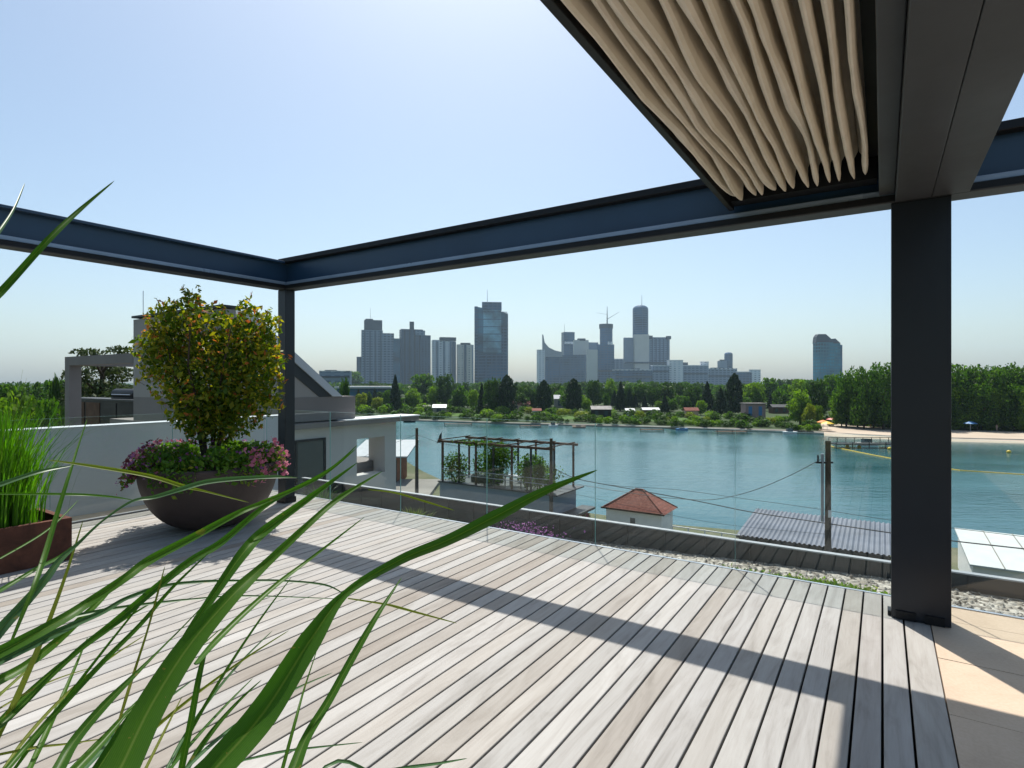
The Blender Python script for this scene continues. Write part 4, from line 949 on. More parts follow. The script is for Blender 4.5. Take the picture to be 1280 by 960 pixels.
# parasols on the beach
for i,(x,y,col) in enumerate(((1029,531,'oran'),(1040,527,'redm'),(1034,533,'yel'),(1213,533,'blu'))):
    Y=ydist(y+6); c=((x-640)/F*Y,Y,LZ); T_=thing('beach_parasol',['orange','red','yellow','blue'][i]+[' parasol left of the beach path by the willow',' parasol, tallest at the beach path',' parasol nearest the water by the beach path',' parasol on the beach right of the big pergola post'][i],'parasol',c,group='parasols on the beach')
    mb=MB(); mb.tube([c,(c[0],c[1],LZ+2.3)],.04,6); mb.build('pole',M['white'],T_); mb=MB(); mb.lathe([(1.5,1.9),(.8,2.25),(0,2.5)],c,12); mb.build('canopy',M[col],T_)
# people on the beach
def person(x,y,sh,lab,h=1.72):
    Y=ydist(y); c=((x-640)/F*Y,Y,LZ+.03)
    me=bpy.data.meshes.new('person'); s=h/1.75
    V=[(0,0,.95),(0,0,1.15),(0,0,1.38),(0,0,1.50),(0,.0,1.66),(.1,0,.9),(.12,.03,.5),(.13,0,.06),(-.1,0,.9),(-.12,-.05,.5),(-.13,.02,.06),(.2,0,1.4),(.26,.02,1.12),(.27,.08,.88),(-.2,0,1.4),(-.26,.02,1.12),(-.25,.08,.88)]
    E=[(0,1),(1,2),(2,3),(3,4),(0,5),(5,6),(6,7),(0,8),(8,9),(9,10),(2,11),(11,12),(12,13),(2,14),(14,15),(15,16)]
    Rr=[.14,.13,.15,.06,.11,.09,.06,.045,.09,.06,.045,.055,.04,.035,.055,.04,.035]
    me.from_pydata([tuple(a*s for a in v) for v in V],E,[]); o=bpy.data.objects.new('person',me); COL.objects.link(o)
    sk=o.modifiers.new('s','SKIN'); 
    for i,r in enumerate(Rr): me.skin_vertices[0].data[i].radius=(r*s,r*s)
    me.skin_vertices[0].data[0].use_root=True
    o.modifiers.new('u','SUBSURF').levels=1; me.materials.append(M[sh]); o.location=c; tag(o,lab,'person',group='bathers on the beach')
def skinmesh_ready():
    me=bpy.data.meshes.new('t'); return True
for a in ((1088,535,'oran','person in orange standing on the sand left of the big post'),(1098,534,'slate','person in dark clothes beside the one in orange on the sand'),(1226,537,'blu','person in blue standing right of the blue parasol'),(1246,539,'peach','person in pale clothes standing on the beach at the right edge')):
    try: person(*a)
    except Exception as e: print('person',e)

# ---- trees
def conifer(n,col=False):
    q=[]; 
    for i in range(n):
        z=rng.random()**(.9 if not col else 1.0); r=((1-z)**.85*.5 if not col else .5*min(1,(1-z)*3.2)**.6*min(1,(z+.08)*5)**.5)
        lay=1+.22*math.sin(z*38+rng.normal()*.4) if not col else 1+.12*rng.normal()
        a=rng.random()*6.283; rr=r*lay*(.55+.45*rng.random()); q.append((rr*math.cos(a),rr*math.sin(a),.06+.94*z))
    return np.array(q)
def roundcrown(seed,n):
    r=np.random.default_rng(seed); bl=[(0,0,.50,.36,.36,.38),(.12,.05,.28,.26,.26,.2),(-.14,0,.26,.24,.24,.18)]
    for i in range(11):
        a=r.random()*6.283; rr=.27*r.random()**.5+.06; z=.22+.58*r.random(); s=.13+.10*r.random()
        bl.append((rr*math.cos(a)*1.05,rr*math.sin(a)*1.05,z,s,s,s*.95))
    for i in range(4):
        a=r.random()*6.283; bl.append((.16*math.cos(a),.16*math.sin(a),.78+.07*r.random(),.14,.14,.13))
    return blob_points(bl,n,.6)
PROT={}
def proto(kind):
    if kind in PROT: return PROT[kind]
    k,mat,seed=kind; mb=MB()
    if k=='con': pts=conifer(1900); sz=.095
    elif k=='col': pts=conifer(2200,True); sz=.09
    elif k=='bush': pts=blob_points([(0,0,.45,.5,.5,.5),(.2,0,.5,.3,.3,.4),(-.25,.1,.4,.3,.3,.4)],500,.5); sz=.13
    elif k=='big': pts=np.concatenate([roundcrown(seed,4800),blob_points([(.1,0,.2,.34,.3,.12),(-.15,.1,.22,.3,.3,.14),(.05,-.12,.17,.3,.25,.09)],1300,.5)]); sz=.042
    else: pts=roundcrown(seed,2000); sz=.075
    mb.quads(leaf_quads(pts,sz,.75,up=.0),0)
    tr=MB(); 
    if k!='bush':
        tr.tube([(0,0,-.02),(.005,0,.25),(0,.01,.5)],[.028,.02,.012],6)
        if k in('big','rnd'):
            for a in (.3,2.2,4.1): tr.tube([(0,0,.2),(.16*math.cos(a),.16*math.sin(a),.42),(.26*math.cos(a),.26*math.sin(a),.6)],[.014,.01,.004],5)
    PROT[kind]=(mb,tr,{}); return PROT[kind]
def mesh_of(mb,name,mats):
    me=bpy.data.meshes.new(name); me.from_pydata(mb.v,[],mb.f)
    for m in mats: me.materials.append(m)
    if len(mats)>1: me.polygons.foreach_set('material_index',mb.m)
    me.update(); return me
TREES=[]
def land(x):
    for lim,nm in ((440,'left of the dark topped tower'),(492,'under the dark topped concrete tower'),(538,'under the second concrete tower'),(592,'under the pale apartment blocks'),(638,'under the tall glass tower'),(670,'in the skyline gap'),(735,'under the wide dark glass block'),(770,'under the cylinder tower with crane'),(838,'under the tallest round tower'),(900,'under the low grey offices'),(958,'under the small twin towers'),(1014,'left of the lone teal tower'),(1056,'under the lone teal tower'),(1114,'left of the big post'),(1190,'behind the big post'),(2000,'right of the big post')):
        if x<lim: return nm
def tree(x,yt,yb,w,k,mat,seed=1,zb=LZ,parts=False,Yo=None):
    TREES.append((x,yt,yb,w,k,mat,seed,zb,parts,Yo))
T0=[(443,463,487,28,'rnd','tree'),(452,490,514,20,'rnd','yellow'),(461,488,512,12,'rnd','treed'),(471,495,515,18,'rnd','yellow'),(494,470,515,19,'con','conif'),(484,486,513,16,'rnd','tree'),
(516,484,512,26,'rnd','treel'),(528,464,502,36,'rnd','tree'),(541,482,509,19,'rnd','treel'),(556,466,509,26,'rnd','treed'),(575,480,512,28,'rnd','tree'),(592,485,515,18,'rnd','treel'),
(602,480,517,14,'con','conif'),(616,471,518,26,'rnd','treed'),(634,470,518,24,'col','conif'),(612,478,514,16,'rnd','tree'),(655,480,512,30,'rnd','treed'),(680,476,517,19,'col','conif'),(668,486,512,18,'rnd','treed'),
(697,480,505,26,'rnd','treed'),(706,482,506,22,'rnd','tree'),(717,474,515,19,'col','conif'),(733,497,515,14,'rnd','treel'),(742,473,509,27,'rnd','treed'),(763,472,505,20,'rnd','treel'),(776,478,514,20,'con','conif'),(758,490,512,12,'rnd','tree'),
(800,478,508,28,'rnd','treed'),(786,482,508,18,'rnd','treed'),(816,482,509,22,'rnd','treed'),(832,476,508,34,'rnd','treed'),(831,494,517,17,'con','conif'),(850,477,506,22,'rnd','treed'),(866,480,512,26,'rnd','treed'),(884,478,515,22,'con','conif'),
(876,499,519,18,'rnd','treel'),(858,494,515,16,'rnd','tree'),(901,486,520,22,'con','conif'),(918,468,518,21,'col','conif'),(942,475,513,32,'rnd','treel'),(933,484,512,16,'rnd','tree'),(962,470,507,28,'rnd','tree'),(975,484,514,22,'rnd','tree'),
(998,471,512,28,'rnd','treel'),(1000,486,531,36,'rnd','treel'),(1022,472,527,32,'rnd','treed'),(1012,502,533,20,'rnd','yellow'),(986,478,509,26,'rnd','tree'),(1040,466,509,34,'rnd','tree'),(1022,505,532,14,'rnd','treel')]
for i,a in enumerate(T0): tree(*a,seed=(i*7)%4+1)
for i,(x,yt,yb,w,m) in enumerate([(1058,462,534,44,'tree'),(1080,455,536,46,'tree'),(1104,450,537,52,'tree'),(1066,470,530,34,'treel'),(1136,451,537,58,'tree'),(1168,453,537,56,'treed'),(1198,452,536,58,'tree'),(1228,454,537,56,'tree'),(1258,452,537,60,'tree'),(1290,454,538,62,'tree'),(1216,460,533,44,'treel'),(1276,458,533,44,'treel'),(1244,456,530,46,'treed'),(1186,458,531,44,'treed'),(1325,450,540,66,'tree'),(1094,462,531,40,'treed'),(1120,456,530,44,'treed'),(1052,484,533,34,'treel'),(1072,480,534,38,'tree'),(1092,486,535,36,'treel'),(1110,478,535,40,'tree'),(1200,482,537,44,'treel'),(1222,476,538,46,'tree'),(1246,484,538,42,'treel'),(1268,478,539,46,'tree'),(1288,484,540,40,'treel')]): tree(x,yt,yb,w,'big',m,seed=i%4+11,parts=True)
rs=random.Random(5)
x=448
while x<1050:
    yb=rs.uniform(503,512)+(x-448)*.008; h=rs.uniform(14,24); k_=rs.choice(['rnd','rnd','rnd','rnd','con'])
    tree(x,yb-h,yb,h*(rs.uniform(.75,1.15) if k_=='rnd' else .6),k_,'conif' if k_=='con' else rs.choice(['treed','treed','tree','tree','treel']),seed=rs.randint(1,4)); x+=rs.uniform(7,12)
x=446
SX=[a for a,b in shore]; SY=[b for a,b in shore]
while x<1028:
    ys=float(np.interp(x,SX,SY)); yb=ys-rs.uniform(2.8,6); h=rs.uniform(5,11)
    if rs.random()<.85: tree(x,yb-h,yb,h*rs.uniform(1.1,2.2),'bush',rs.choice(['treel','tree','treed','treed','treed']))
    x+=rs.uniform(7,12)
x=430
while x<1070:
    tree(x,rs.uniform(475.5,480.5) if x<960 else rs.uniform(470,475),rs.uniform(494,499),rs.uniform(15,27),'rnd',rs.choice(['treed','tree','treed','treed']),seed=rs.randint(1,4)); x+=rs.uniform(9,14)
x=446
while x<1052:
    yb=513+(x-446)*.028+rs.uniform(-3,6); h=rs.uniform(6,13); tree(x,yb-h,yb,h*rs.uniform(1.1,1.9),'bush',rs.choice(['treel','tree','treed','yellow','treed','treed']),seed=1); x+=rs.uniform(4.5,9)
for i,(x,yb) in enumerate(((1052,530),(1060,531),(1068,532),(1076,532.5),(1084,533),(1092,534),(1101,534),(1110,535),(1193,537),(1202,536),(1214,537.5),(1224,536),(1236,538),(1247,537),(1258,538.5),(1270,537.5),(1281,539))): tree(x,yb-rs.uniform(7,12),yb,rs.uniform(12,20),'bush',['treel','tree','treed','tree'][i%4])
# near bank trees at the left, and pine behind the roof pergola
for i,(x,yt,Y,w,k,m) in enumerate([(-30,472,95,60,'rnd','tree'),(12,472,90,44,'rnd','tree'),(40,475,105,40,'rnd','treed'),(68,470,110,34,'rnd','tree'),(100,470,70,44,'rnd','treed'),(72,462,62,20,'rnd','treed'),(-70,468,80,70,'rnd','treed'),(20,486,60,60,'rnd','treel'),(60,492,52,44,'rnd','tree'),(215,455,75,60,'rnd','treed'),(340,462,90,34,'rnd','tree'),(432,470,120,14,'rnd','treed'),(428,478,140,16,'rnd','treed')]):
    TREES.append((x,yt,None,w,k,m,i%4+1,NZ,False,Y))
kn={'conif':'dark','tree':'mid green','treel':'light green','treed':'deep green','yellow':'yellow green'}
kk={'con':'conifer','col':'slender conifer','bush':'bush','rnd':'tree','big':'park tree'}
nm={'con':'conifer','col':'conifer','bush':'bush','rnd':'deciduous_tree','big':'park_tree'}
rows={}; rec=[]
for t in TREES:
    x,yt,yb,w,k,m,seed,zb,parts,Yo=t; Y=Yo if Yo else ydist(yb)
    row='near bank' if zb==NZ else ('waterside' if (yb and yb>=509) else 'back')
    rec.append((t,Y,row)); rows.setdefault((k,m,row,land(x)),[]).append(x)
ordn=['leftmost','second','third','fourth','fifth','sixth','seventh','eighth','ninth','tenth','eleventh','twelfth']
for (x,yt,yb,w,k,m,seed,zb,parts,Yo),Y,row in rec:
    key=(k,m,row,land(x)); xs=sorted(rows[key]); i=xs.index(x)
    zt=px(0,yt,Y)[2]; hgt=zt-zb; wid=w/F*Y; kd=(k,m,seed); mb_,tr_,cache=proto(kd)
    X0=(x-640)/F*Y
    if k=='bush' : desc=f"{kn[m]} bush"
    else: desc=f"{kn[m]} {kk[k]}"
    where={'near bank':'on the near left bank','waterside':'on the far shore','back':'in the back row'}[row]
    lab=(f"{ordn[i]} {desc} {where} {land(x)}" if len(xs)>1 else f"{desc} {where} {land(x)}")
    if x>1280 or x<0: lab+=' partly outside the view' if False else ''
    gname='trees and bushes '+where
    if parts:
        if 'c' not in cache: cache['c']=mesh_of(mb_,'crown',[L[m]]); cache['t']=mesh_of(tr_,'trunk',[M['bark']])
        o=thing(nm[k],lab,'tree',(X0,Y,zb),group=gname); o.scale=(wid,wid*.9,hgt); o.rotation_euler=(0,0,rs.uniform(0,6.28))
        for n_,me in (('crown',cache['c']),('trunk',cache['t'])):
            c=bpy.data.objects.new(n_,me); COL.objects.link(c); c.parent=o
    else:
        if 'm' not in cache:
            a=MB(); a.v=list(mb_.v); a.f=list(mb_.f); a.m=[0]*len(mb_.f); a.n=mb_.n
            if tr_.n: a.add(tr_.v,tr_.f,1)
            cache['m']=mesh_of(a,'tree',[L[m],M['bark']])
        o=bpy.data.objects.new(nm[k],cache['m']); COL.objects.link(o); o.location=(X0,Y,zb); o.scale=(wid,wid*.9,hgt); o.rotation_euler=(0,0,rs.uniform(0,6.28))
        tag(o,lab,'bush' if k=='bush' else 'tree',gname)
# pine with cloud-like branches
pc=px(128,470,24); PN=thing('pine_tree','old grey green pine behind the neighbouring roof pergola','tree',(pc[0],24,NZ))
mb=MB(); bl=[]
for (x,y,r,ry) in ((112,441,20,5),(150,438,17,6),(128,460,24,9),(100,470,18,9),(150,468,20,10),(125,484,28,11),(155,490,22,10),(98,492,18,10),(84,478,9,14),(120,505,30,12),(160,508,18,10),(84,500,8,14)):
    c=px(x,y,24+random.uniform(-1.2,1.2)); s=24/F; bl.append((c[0],c[1],c[2],r*s,r*s*.9,ry*s))
q=blob_points(bl,5200,.35); mb.quads(leaf_quads(q,.15,.5),0); mb.build('crown',L['pine'],PN)
mb=MB(); 
mb.tube([(pc[0],24,NZ),(pc[0]+.1,24,-3),(pc[0]-.1,24.1,1.0),(pc[0],24,2.4)],[.3,.22,.13,.04],8)
for b in bl: mb.tube([(pc[0],24,b[2]-.9),(b[0],b[1],b[2])],[.07,.02],5)
mb.build('trunk',M['bark'],PN)
# dense distant woodland mass behind the shore trees
mb=MB(); n=26000; X_=rng.uniform(-1400,1500,n); Yq=rng.uniform(430,620,n); top=-1.5+1.6*np.sin(X_*.021)+1.2*np.sin(X_*.057+1)+1.0*np.sin(X_*.13); Z_=LZ+(top-LZ)*rng.random(n)**.45
mb.quads(leaf_quads(np.stack([X_,Yq,Z_],1),3.0,.8),0); o=mb.build('woodland',L['treed']); tag(o,'continuous dark woodland belt behind the far shore trees','woodland',kind='stuff')

# ================================================================== SKYLINE
FA=dict(
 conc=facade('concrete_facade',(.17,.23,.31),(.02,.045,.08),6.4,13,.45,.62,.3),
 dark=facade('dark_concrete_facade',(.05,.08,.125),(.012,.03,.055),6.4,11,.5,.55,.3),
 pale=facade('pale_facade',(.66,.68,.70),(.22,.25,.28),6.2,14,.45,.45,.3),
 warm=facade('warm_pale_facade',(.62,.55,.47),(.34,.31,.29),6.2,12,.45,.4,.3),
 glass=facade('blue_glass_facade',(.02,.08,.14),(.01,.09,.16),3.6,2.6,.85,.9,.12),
 navy=facade('navy_glass_facade',(.025,.07,.13),(.008,.045,.10),7.2,12,.6,.8,.2),
 cream=plain('cream_end_wall',(.50,.50,.45),.8,0,.05,.05),
 gabl=plain('grey_end_wall',(.17,.22,.29),.8,0,.05,.05),
 teal=facade('teal_glass_facade',(.0,.15,.20),(.0,.12,.18),7,9,.7,.8,.12),
 bright=facade('painted_reflection_glass',(.10,.20,.26),(.12,.26,.34),3.6,2.6,.85,.9,.1),  # lighter copy of the glass with the reflection put into its colour
 roof=plain('roof_plant_grey',(.025,.035,.05),.8,0,.1,.1), mast=plain('grey_mast',(.25,.27,.3),.6,.2,.1,.2),
)
GZ2=-12
def blk(parent,name,x0,x1,yt,Y,mat,yb=None,ang=.35,d=.5,dY=0,taper=1.0):
    Y=Y+dY; W=(x1-x0)/F*Y; ca,sa=math.cos(ang),abs(math.sin(ang)); w=W/(ca+d*sa); dd=w*d
    cx=((x0+x1)/2-640)/F*Y; zt=H-(yt-HZ)/F*Y; zb=GZ2 if yb is None else H-(yb-HZ)/F*Y
    mb=MB(); mb.rbox((cx,Y+dd/2),w,dd,zb,zt,ang,0,taper); return mb.build(name,FA[mat],parent)
def cyl(parent,name,x0,x1,yt,Y,mat,yb=None,dome=0,dY=0,prof=None):
    Y=Y+dY; r=(x1-x0)/F*Y/2; cx=((x0+x1)/2-640)/F*Y; zt=H-(yt-HZ)/F*Y; zb=GZ2 if yb is None else H-(yb-HZ)/F*Y
    pr=[(r,zb)]+[(r*math.cos(a),zt-dome*(1-math.sin(a))) for a in np.linspace(0,math.pi/2*.96,6)] if dome else [(r,zb),(r,zt)]
    pr.append((.01,pr[-1][1])); mb=MB(); mb.lathe(pr,(cx,Y+r,0),32); return mb.build(name,FA[mat],parent,smooth=False)
def mast(parent,x,y0,y1,Y,r=.6,name='mast'):
    cx=(x-640)/F*Y; z0=H-(y0-HZ)/F*Y; z1=H-(y1-HZ)/F*Y; mb=MB(); mb.tube([(cx,Y+8,z0),(cx,Y+8,z1)],[r,r*.5],6); return mb.build(name,FA['mast'],parent)
def tw_(name,lab,cat,x,Y): return thing(name,lab,cat,((x-640)/F*Y,Y,GZ2),group='towers of the far skyline')
def seams(parent,x0,x1,yt,Y,n,mat='roof',ang=.35,d=.5,yb=None):   # projecting vertical fins on the facade facing us
    W=(x1-x0)/F*Y; ca,sa=math.cos(ang),abs(math.sin(ang)); w=W/(ca+d*sa); dd=w*d; cx=((x0+x1)/2-640)/F*Y; zt=H-(yt-HZ)/F*Y; zb=GZ2 if yb is None else H-(yb-HZ)/F*Y
    for i in range(n):
        lx=-w/2+w*(i+.5)/n; ly=-dd/2-.6; X_=cx+lx*math.cos(ang)-ly*math.sin(ang); Y_=Y+dd/2+lx*math.sin(ang)+ly*math.cos(ang)
        mb=MB(); mb.rbox((X_,Y_),w/n*.3,1.2,zb,zt-.5,ang); mb.build('facade_fin',FA[mat],parent)
Y=1450
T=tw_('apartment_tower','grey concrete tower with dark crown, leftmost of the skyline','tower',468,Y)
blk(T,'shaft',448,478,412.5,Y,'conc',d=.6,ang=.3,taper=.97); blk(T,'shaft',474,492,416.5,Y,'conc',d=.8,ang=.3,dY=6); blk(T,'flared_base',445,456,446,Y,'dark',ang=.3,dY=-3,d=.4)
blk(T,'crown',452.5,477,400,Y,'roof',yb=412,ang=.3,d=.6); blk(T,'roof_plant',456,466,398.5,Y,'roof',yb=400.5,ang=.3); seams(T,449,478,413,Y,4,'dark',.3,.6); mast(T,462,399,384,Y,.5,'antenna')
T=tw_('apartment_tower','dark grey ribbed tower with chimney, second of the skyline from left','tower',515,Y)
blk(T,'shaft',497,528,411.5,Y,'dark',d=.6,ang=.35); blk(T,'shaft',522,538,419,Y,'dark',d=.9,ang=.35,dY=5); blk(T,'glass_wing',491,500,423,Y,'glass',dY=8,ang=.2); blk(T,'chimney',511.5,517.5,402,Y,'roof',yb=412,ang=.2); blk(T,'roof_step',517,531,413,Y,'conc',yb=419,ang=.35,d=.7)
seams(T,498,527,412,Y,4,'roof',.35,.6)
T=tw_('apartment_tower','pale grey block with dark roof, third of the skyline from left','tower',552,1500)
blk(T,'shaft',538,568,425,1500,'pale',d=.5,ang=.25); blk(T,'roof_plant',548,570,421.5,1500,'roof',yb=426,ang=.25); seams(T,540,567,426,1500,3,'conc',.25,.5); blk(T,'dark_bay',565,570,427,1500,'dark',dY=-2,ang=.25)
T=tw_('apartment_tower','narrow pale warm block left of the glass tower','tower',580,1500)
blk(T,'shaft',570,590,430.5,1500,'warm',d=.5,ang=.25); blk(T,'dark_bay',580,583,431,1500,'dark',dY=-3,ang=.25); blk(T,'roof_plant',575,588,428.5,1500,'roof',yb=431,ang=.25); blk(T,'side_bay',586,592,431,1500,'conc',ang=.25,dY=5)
Y=1350
T=tw_('glass_tower','tall blue glass tower with a thin spire on its roof','tower',614,Y)
def arcb(parent,name,x0,x1,yl,yr,Y,mat,bul=.22):
    n=14; f=[]; b=[]
    for i in range(n+1):
        s=i/n; X_=((x0+(x1-x0)*s)-640)/F*Y; dy=-bul*(x1-x0)/F*Y*math.sin(math.pi*s)*.6; zt=H-((yl+(yr-yl)*s)-HZ)/F*Y; f.append((X_,Y+dy,zt))
    mb=MB(); n1=len(f); D=(x1-x0)/F*Y*.45
    vs=[(x,y,GZ2) for x,y,z in f]+f+[(x,y+D,GZ2) for x,y,z in f]+[(x,y+D,z) for x,y,z in f]
    fs=[]
    for i in range(n1-1): fs+=[(i,i+1,n1+i+1,n1+i),(2*n1+i+1,2*n1+i,3*n1+i,3*n1+i+1),(n1+i,n1+i+1,3*n1+i+1,3*n1+i)]
    fs+=[(0,n1,3*n1,2*n1),(n1-1,3*n1-1,4*n1-1,2*n1-1)]
    mb.add(vs,fs); return mb.build(name,FA[mat],parent)
arcb(T,'shaft',593,635,383,392,Y,'glass'); blk(T,'roof_plant',602,627,377.5,Y,'navy',yb=388,dY=14,ang=.1,d=.3); mast(T,609,378,361,Y,.7,'spire')
def arcp(name,x0,x1,s0,s1,yt,yb_,Y,mat,bul=.22,off=1.2):
    n=8; f=[];g=[]
    for i in range(n+1):
        s=s0+(s1-s0)*i/n; X_=((x0+(x1-x0)*s)-640)/F*Y; dy=-bul*(x1-x0)/F*Y*math.sin(math.pi*s)*.6-off
        f.append((X_,Y+dy,H-(yt-HZ)/F*Y)); g.append((X_,Y+dy,H-(yb_-HZ)/F*Y))
    mb=MB(); k=n+1; mb.add(f+g+[(a,b+off*.9,c) for a,b,c in f]+[(a,b+off*.9,c) for a,b,c in g],[(i,i+1,k+i+1,k+i) for i in range(n)]+[(2*k+i,2*k+i+1,i+1,i) for i in range(n)]+[(0,k,3*k,2*k),(k-1,2*k+k-1,4*k-1,2*k-1)]); mb.build(name,FA[mat],T)
arcp('painted_reflection',593,635,.27,.80,388,441,Y,'bright'); arcp('dark_glazing',593,635,.05,.97,443,473,Y,'navy',off=.8); arcp('dark_glazing',593,635,.82,.98,410,441,Y,'navy',off=.8)  # bright panel paints in the reflection on the glass shaft
for i in range(9): arcp('floor_band',593,635,.03,.98,390+i*9.2,390.9+i*9.2,Y,'navy',off=1.5)
blk(T,'side_fin',593,597,383,Y,'navy',ang=0,dY=-6,d=1)
Y=1700
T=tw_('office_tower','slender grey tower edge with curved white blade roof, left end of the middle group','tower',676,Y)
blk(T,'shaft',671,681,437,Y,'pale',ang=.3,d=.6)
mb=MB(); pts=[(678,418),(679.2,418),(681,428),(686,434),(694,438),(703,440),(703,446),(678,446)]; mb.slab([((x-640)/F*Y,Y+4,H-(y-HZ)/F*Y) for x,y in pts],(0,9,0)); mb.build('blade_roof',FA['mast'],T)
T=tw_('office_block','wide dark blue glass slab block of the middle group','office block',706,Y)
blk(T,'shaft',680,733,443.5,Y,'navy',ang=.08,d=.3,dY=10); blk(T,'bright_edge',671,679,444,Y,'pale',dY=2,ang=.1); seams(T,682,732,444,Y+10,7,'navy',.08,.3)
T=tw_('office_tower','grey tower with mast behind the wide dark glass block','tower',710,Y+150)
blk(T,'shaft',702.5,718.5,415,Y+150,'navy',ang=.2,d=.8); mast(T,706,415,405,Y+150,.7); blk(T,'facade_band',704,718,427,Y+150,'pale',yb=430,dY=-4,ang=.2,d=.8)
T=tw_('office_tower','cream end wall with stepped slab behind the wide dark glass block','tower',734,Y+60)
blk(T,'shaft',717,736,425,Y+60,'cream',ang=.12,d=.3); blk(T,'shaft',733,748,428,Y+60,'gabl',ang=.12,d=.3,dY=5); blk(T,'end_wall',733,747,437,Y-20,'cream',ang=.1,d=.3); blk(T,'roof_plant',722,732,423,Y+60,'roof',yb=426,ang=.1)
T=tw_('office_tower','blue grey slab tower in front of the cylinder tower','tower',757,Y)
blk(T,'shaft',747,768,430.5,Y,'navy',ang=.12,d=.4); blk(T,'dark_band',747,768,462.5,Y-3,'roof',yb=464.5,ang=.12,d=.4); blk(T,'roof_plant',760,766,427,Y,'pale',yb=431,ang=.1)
T=tw_('office_tower','dark cylinder tower topped by a construction crane','tower',758.5,Y+140)
cyl(T,'shaft',751,767,406,Y+140,'navy'); cyl(T,'crown',750.3,767.7,404.5,Y+140,'roof',yb=410)
Yc=Y+148
TC=thing('tower_crane','thin construction crane standing on the dark cylinder tower','crane',((759-640)/F*Yc,Yc,H-(405-HZ)/F*Yc))
mb=MB(); cx=(759-640)/F*Yc; zz=lambda y:H-(y-HZ)/F*Yc; mb.tube([(cx,Yc,zz(405)),(cx,Yc,zz(383))],[2.2,.6],5); mb.build('mast',FA['roof'],TC)
mb=MB(); mb.tube([(cx,Yc,zz(399)),((774-640)/F*Yc,Yc,zz(390))],[.9,.4],5); mb.tube([(cx,Yc,zz(393)),((745-640)/F*Yc,Yc,zz(391))],[.5,.3],5); mb.build('jib',FA['mast'],TC)
T=tw_('office_tower','tallest round topped dark blue tower with antenna','tower',803,Y+100)
cyl(T,'shaft',793,812.5,380,Y+100,'navy',dome=14); mast(T,803,381,368,Y+100,.9,'antenna')
T=tw_('office_block','twin grey slab with pale central wall in front of the tallest tower','office block',810,Y)
blk(T,'wing',780,796,422,Y,'gabl',ang=.1,d=.3,dY=4); blk(T,'central_wall',793,811.5,418,Y-8,'cream',ang=.05,d=.3); blk(T,'wing',810,837.5,421.5,Y,'conc',ang=.1,d=.3,dY=4); blk(T,'roof_plant',833,839,420,Y,'roof',yb=424,ang=.1); blk(T,'roof_plant',811,816,419.5,Y,'roof',yb=424,ang=.1)
blk(T,'dark_band',782,837,452.5,Y-12,'roof',yb=454.2,ang=.05,d=.1)
seams(T,812,837,423,Y+4,5,'dark',.1,.3)
def low(x0,x1,yt,Y,mat,lab,pl=None,ang=.08,band=None):
    T=tw_('office_block',lab,'office block',(x0+x1)/2,Y); blk(T,'shaft',x0,x1,yt,Y,mat,ang=ang,d=.35)
    blk(T,'roof_edge',x0-.3,x1+.3,yt-.6,Y-1,'pale',yb=yt+.4,ang=ang,d=.35)
    if pl: blk(T,'roof_plant',pl[0],pl[1],pl[2],Y+5,'roof',yb=yt,ang=ang)
    if band: blk(T,'window_band',x0+1,x1-1,band,Y-2,'roof',yb=band+2,ang=ang,d=.3)
low(766,781,449,1750,'conc','small grey office left of the twin slab')
low(768,816,462.5,1550,'navy','long low dark office with curved pale roof under the tallest tower',(790,800,460.5),band=470)
low(815,837,457,1580,'conc','low grey office under the right wing of the twin slab',band=463)
low(835,854,450.5,1600,'pale','bright pale windowless office block right of the twin slab')
low(853,886,457,1620,'conc','low blue grey office right of the bright pale block',(853,860,453),band=466)
low(876,886,452.5,1640,'pale','narrow pale stair tower rising over the low blue grey office')
low(884,922,461,1650,'conc','long pale grey office in front of the small twin towers',(890,905,459.5),band=469)
low(920,940,465,1650,'navy','low blue office right of the small twin towers')
low(938,951,462.5,1700,'pale','small pale box office at the right end of the low offices')
T=tw_('office_tower','small round topped tower at the right end of the middle group','tower',912,1900)
cyl(T,'shaft',907.5,917.5,440,1900,'navy',dome=7); 
T=tw_('office_tower','short grey tower touching the small round topped tower','tower',904,1880); blk(T,'shaft',898.5,909,451,1880,'gabl',ang=.2,d=.6); blk(T,'roof_plant',900,906,449.5,1880,'roof',yb=452)
Y=1200
T=tw_('glass_tower','lone teal glass tower with slanted grey top standing apart on the right','tower',1036,Y)
blk(T,'shaft',1020,1052.5,428,Y,'teal',ang=.22,d=.35)
mb=MB(); pts=[(1021.5,428.2),(1022.5,420),(1025,417.5),(1033,417.5),(1040,423),(1046,423),(1052,430),(1052,428.2)]
mb.slab([((x-640)/F*Y,Y+2,H-(y-HZ)/F*Y) for x,y in [(1020.5,429),(1021.5,421),(1024,417.5),(1033,417.5),(1040,423.5),(1045,423),(1051.5,429)]],(0,14,0)); mb.build('slanted_top',FA['roof'],T)
blk(T,'side_wing',1049,1053,431,Y,'glass',ang=0,dY=6,d=1)
# nearer left buildings
low(398,437,464,700,'conc','grey flat office block seen left of the dark topped tower',(405,420,462.5),ang=.15,band=470)
Y=330
T=thing('long_hall','long low hall with blue glass front and pale roof left of the far trees','hall',((452-640)/F*Y,Y,LZ),)
def hb(x0,x1,y0,y1,Y,d,mat,n):
    mb=MB(); mb.box((x0-640)/F*Y,(x1-640)/F*Y,Y,Y+d,H-(y1-HZ)/F*Y,H-(y0-HZ)/F*Y); mb.build(n,mat,T)
hb(421,486,485.5,503,Y,20,FA['glass'],'wall'); hb(418,488,483,485.4,Y-2,24,M['offw'],'roof')

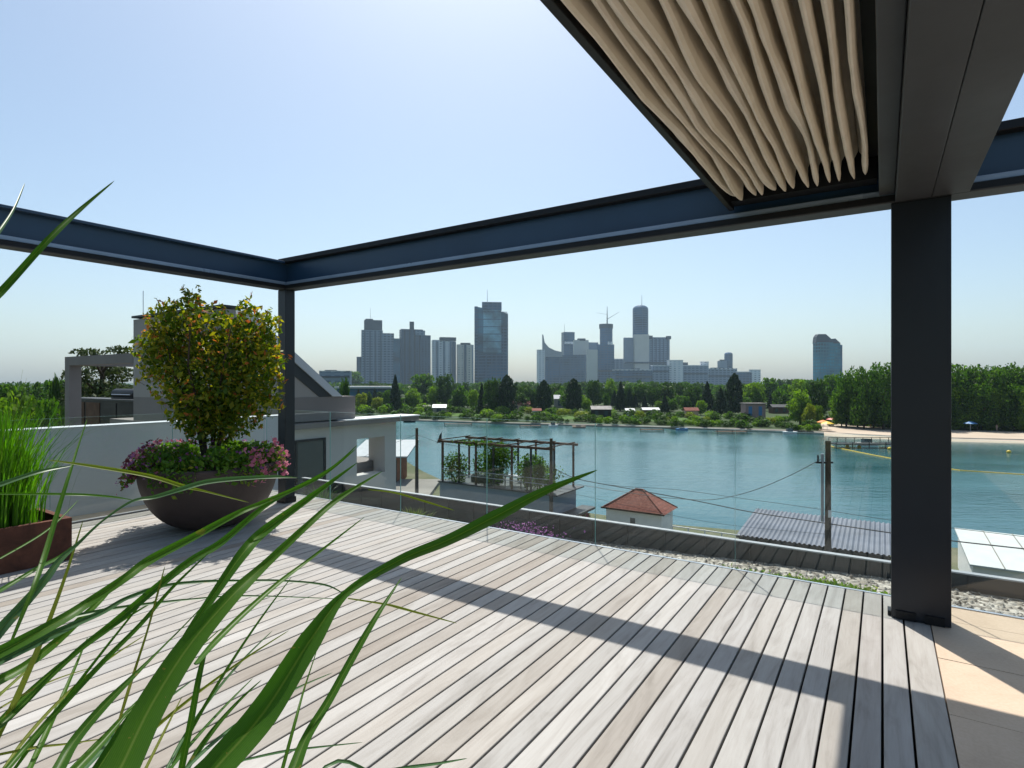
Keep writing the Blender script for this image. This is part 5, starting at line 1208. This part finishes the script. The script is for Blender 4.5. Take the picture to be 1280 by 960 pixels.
# ================================================================== AIR, LIGHT, CAMERA
mb=MB(); mb.box(-5200,5200,-1100,5200,-14,330)
m,t,out=nt('thin_haze'); pv=t.nodes.new('ShaderNodeVolumePrincipled'); pv.inputs['Density'].default_value=.00009; pv.inputs['Color'].default_value=(.62,.84,1.0,1); pv.inputs['Anisotropy'].default_value=.3
t.links.new(pv.outputs[0],out.inputs['Volume']); m.volume_intersection_method='FAST' if hasattr(m,'volume_intersection_method') else None
o=mb.build('haze',m); tag(o,'thin pale summer haze over lake and city','haze',kind='stuff')

w=bpy.data.worlds.new('World'); sc.world=w; w.use_nodes=True; t=w.node_tree; t.nodes.clear()
wo=t.nodes.new('ShaderNodeOutputWorld'); bg=t.nodes.new('ShaderNodeBackground'); sk=t.nodes.new('ShaderNodeTexSky'); sk.sky_type='NISHITA'; sk.sun_disc=False
EL=R(62.1); AZ=R(-2.95)
sk.sun_elevation=EL; sk.sun_rotation=AZ; sk.air_density=1.0; sk.dust_density=2.2; sk.ozone_density=1.5; sk.altitude=150
bg.inputs[1].default_value=.101
t.links.new(mixc(t,1.0,sk.outputs[0],(.975,1.015,.975),'MULTIPLY'),bg.inputs[0]); t.links.new(bg.outputs[0],wo.inputs['Surface'])
sd=bpy.data.lights.new('sun','SUN'); sd.energy=4.3; sd.angle=R(.53); sd.color=(1,.95,.88)
so=bpy.data.objects.new('sun',sd); COL.objects.link(so); so.location=(0,0,60)
d=Vector((math.sin(AZ)*math.cos(EL),math.cos(AZ)*math.cos(EL),math.sin(EL))); so.rotation_euler=d.to_track_quat('Z','Y').to_euler()
cd=bpy.data.cameras.new('camera'); cam=bpy.data.objects.new('camera',cd); COL.objects.link(cam)
cam.location=(0,0,H); cam.rotation_euler=(R(90),0,0); cd.sensor_width=36; cd.lens=F/1280*36; cd.shift_y=-(480-HZ)/1280
cd.clip_start=.05; cd.clip_end=9000; sc.camera=cam
sc.view_settings.view_transform='Standard'; sc.view_settings.look='None'; sc.view_settings.exposure=0.62; sc.view_settings.gamma=1
sc.render.engine='CYCLES'; sc.cycles.volume_bounces=0; sc.cycles.max_bounces=8; sc.cycles.transparent_max_bounces=16
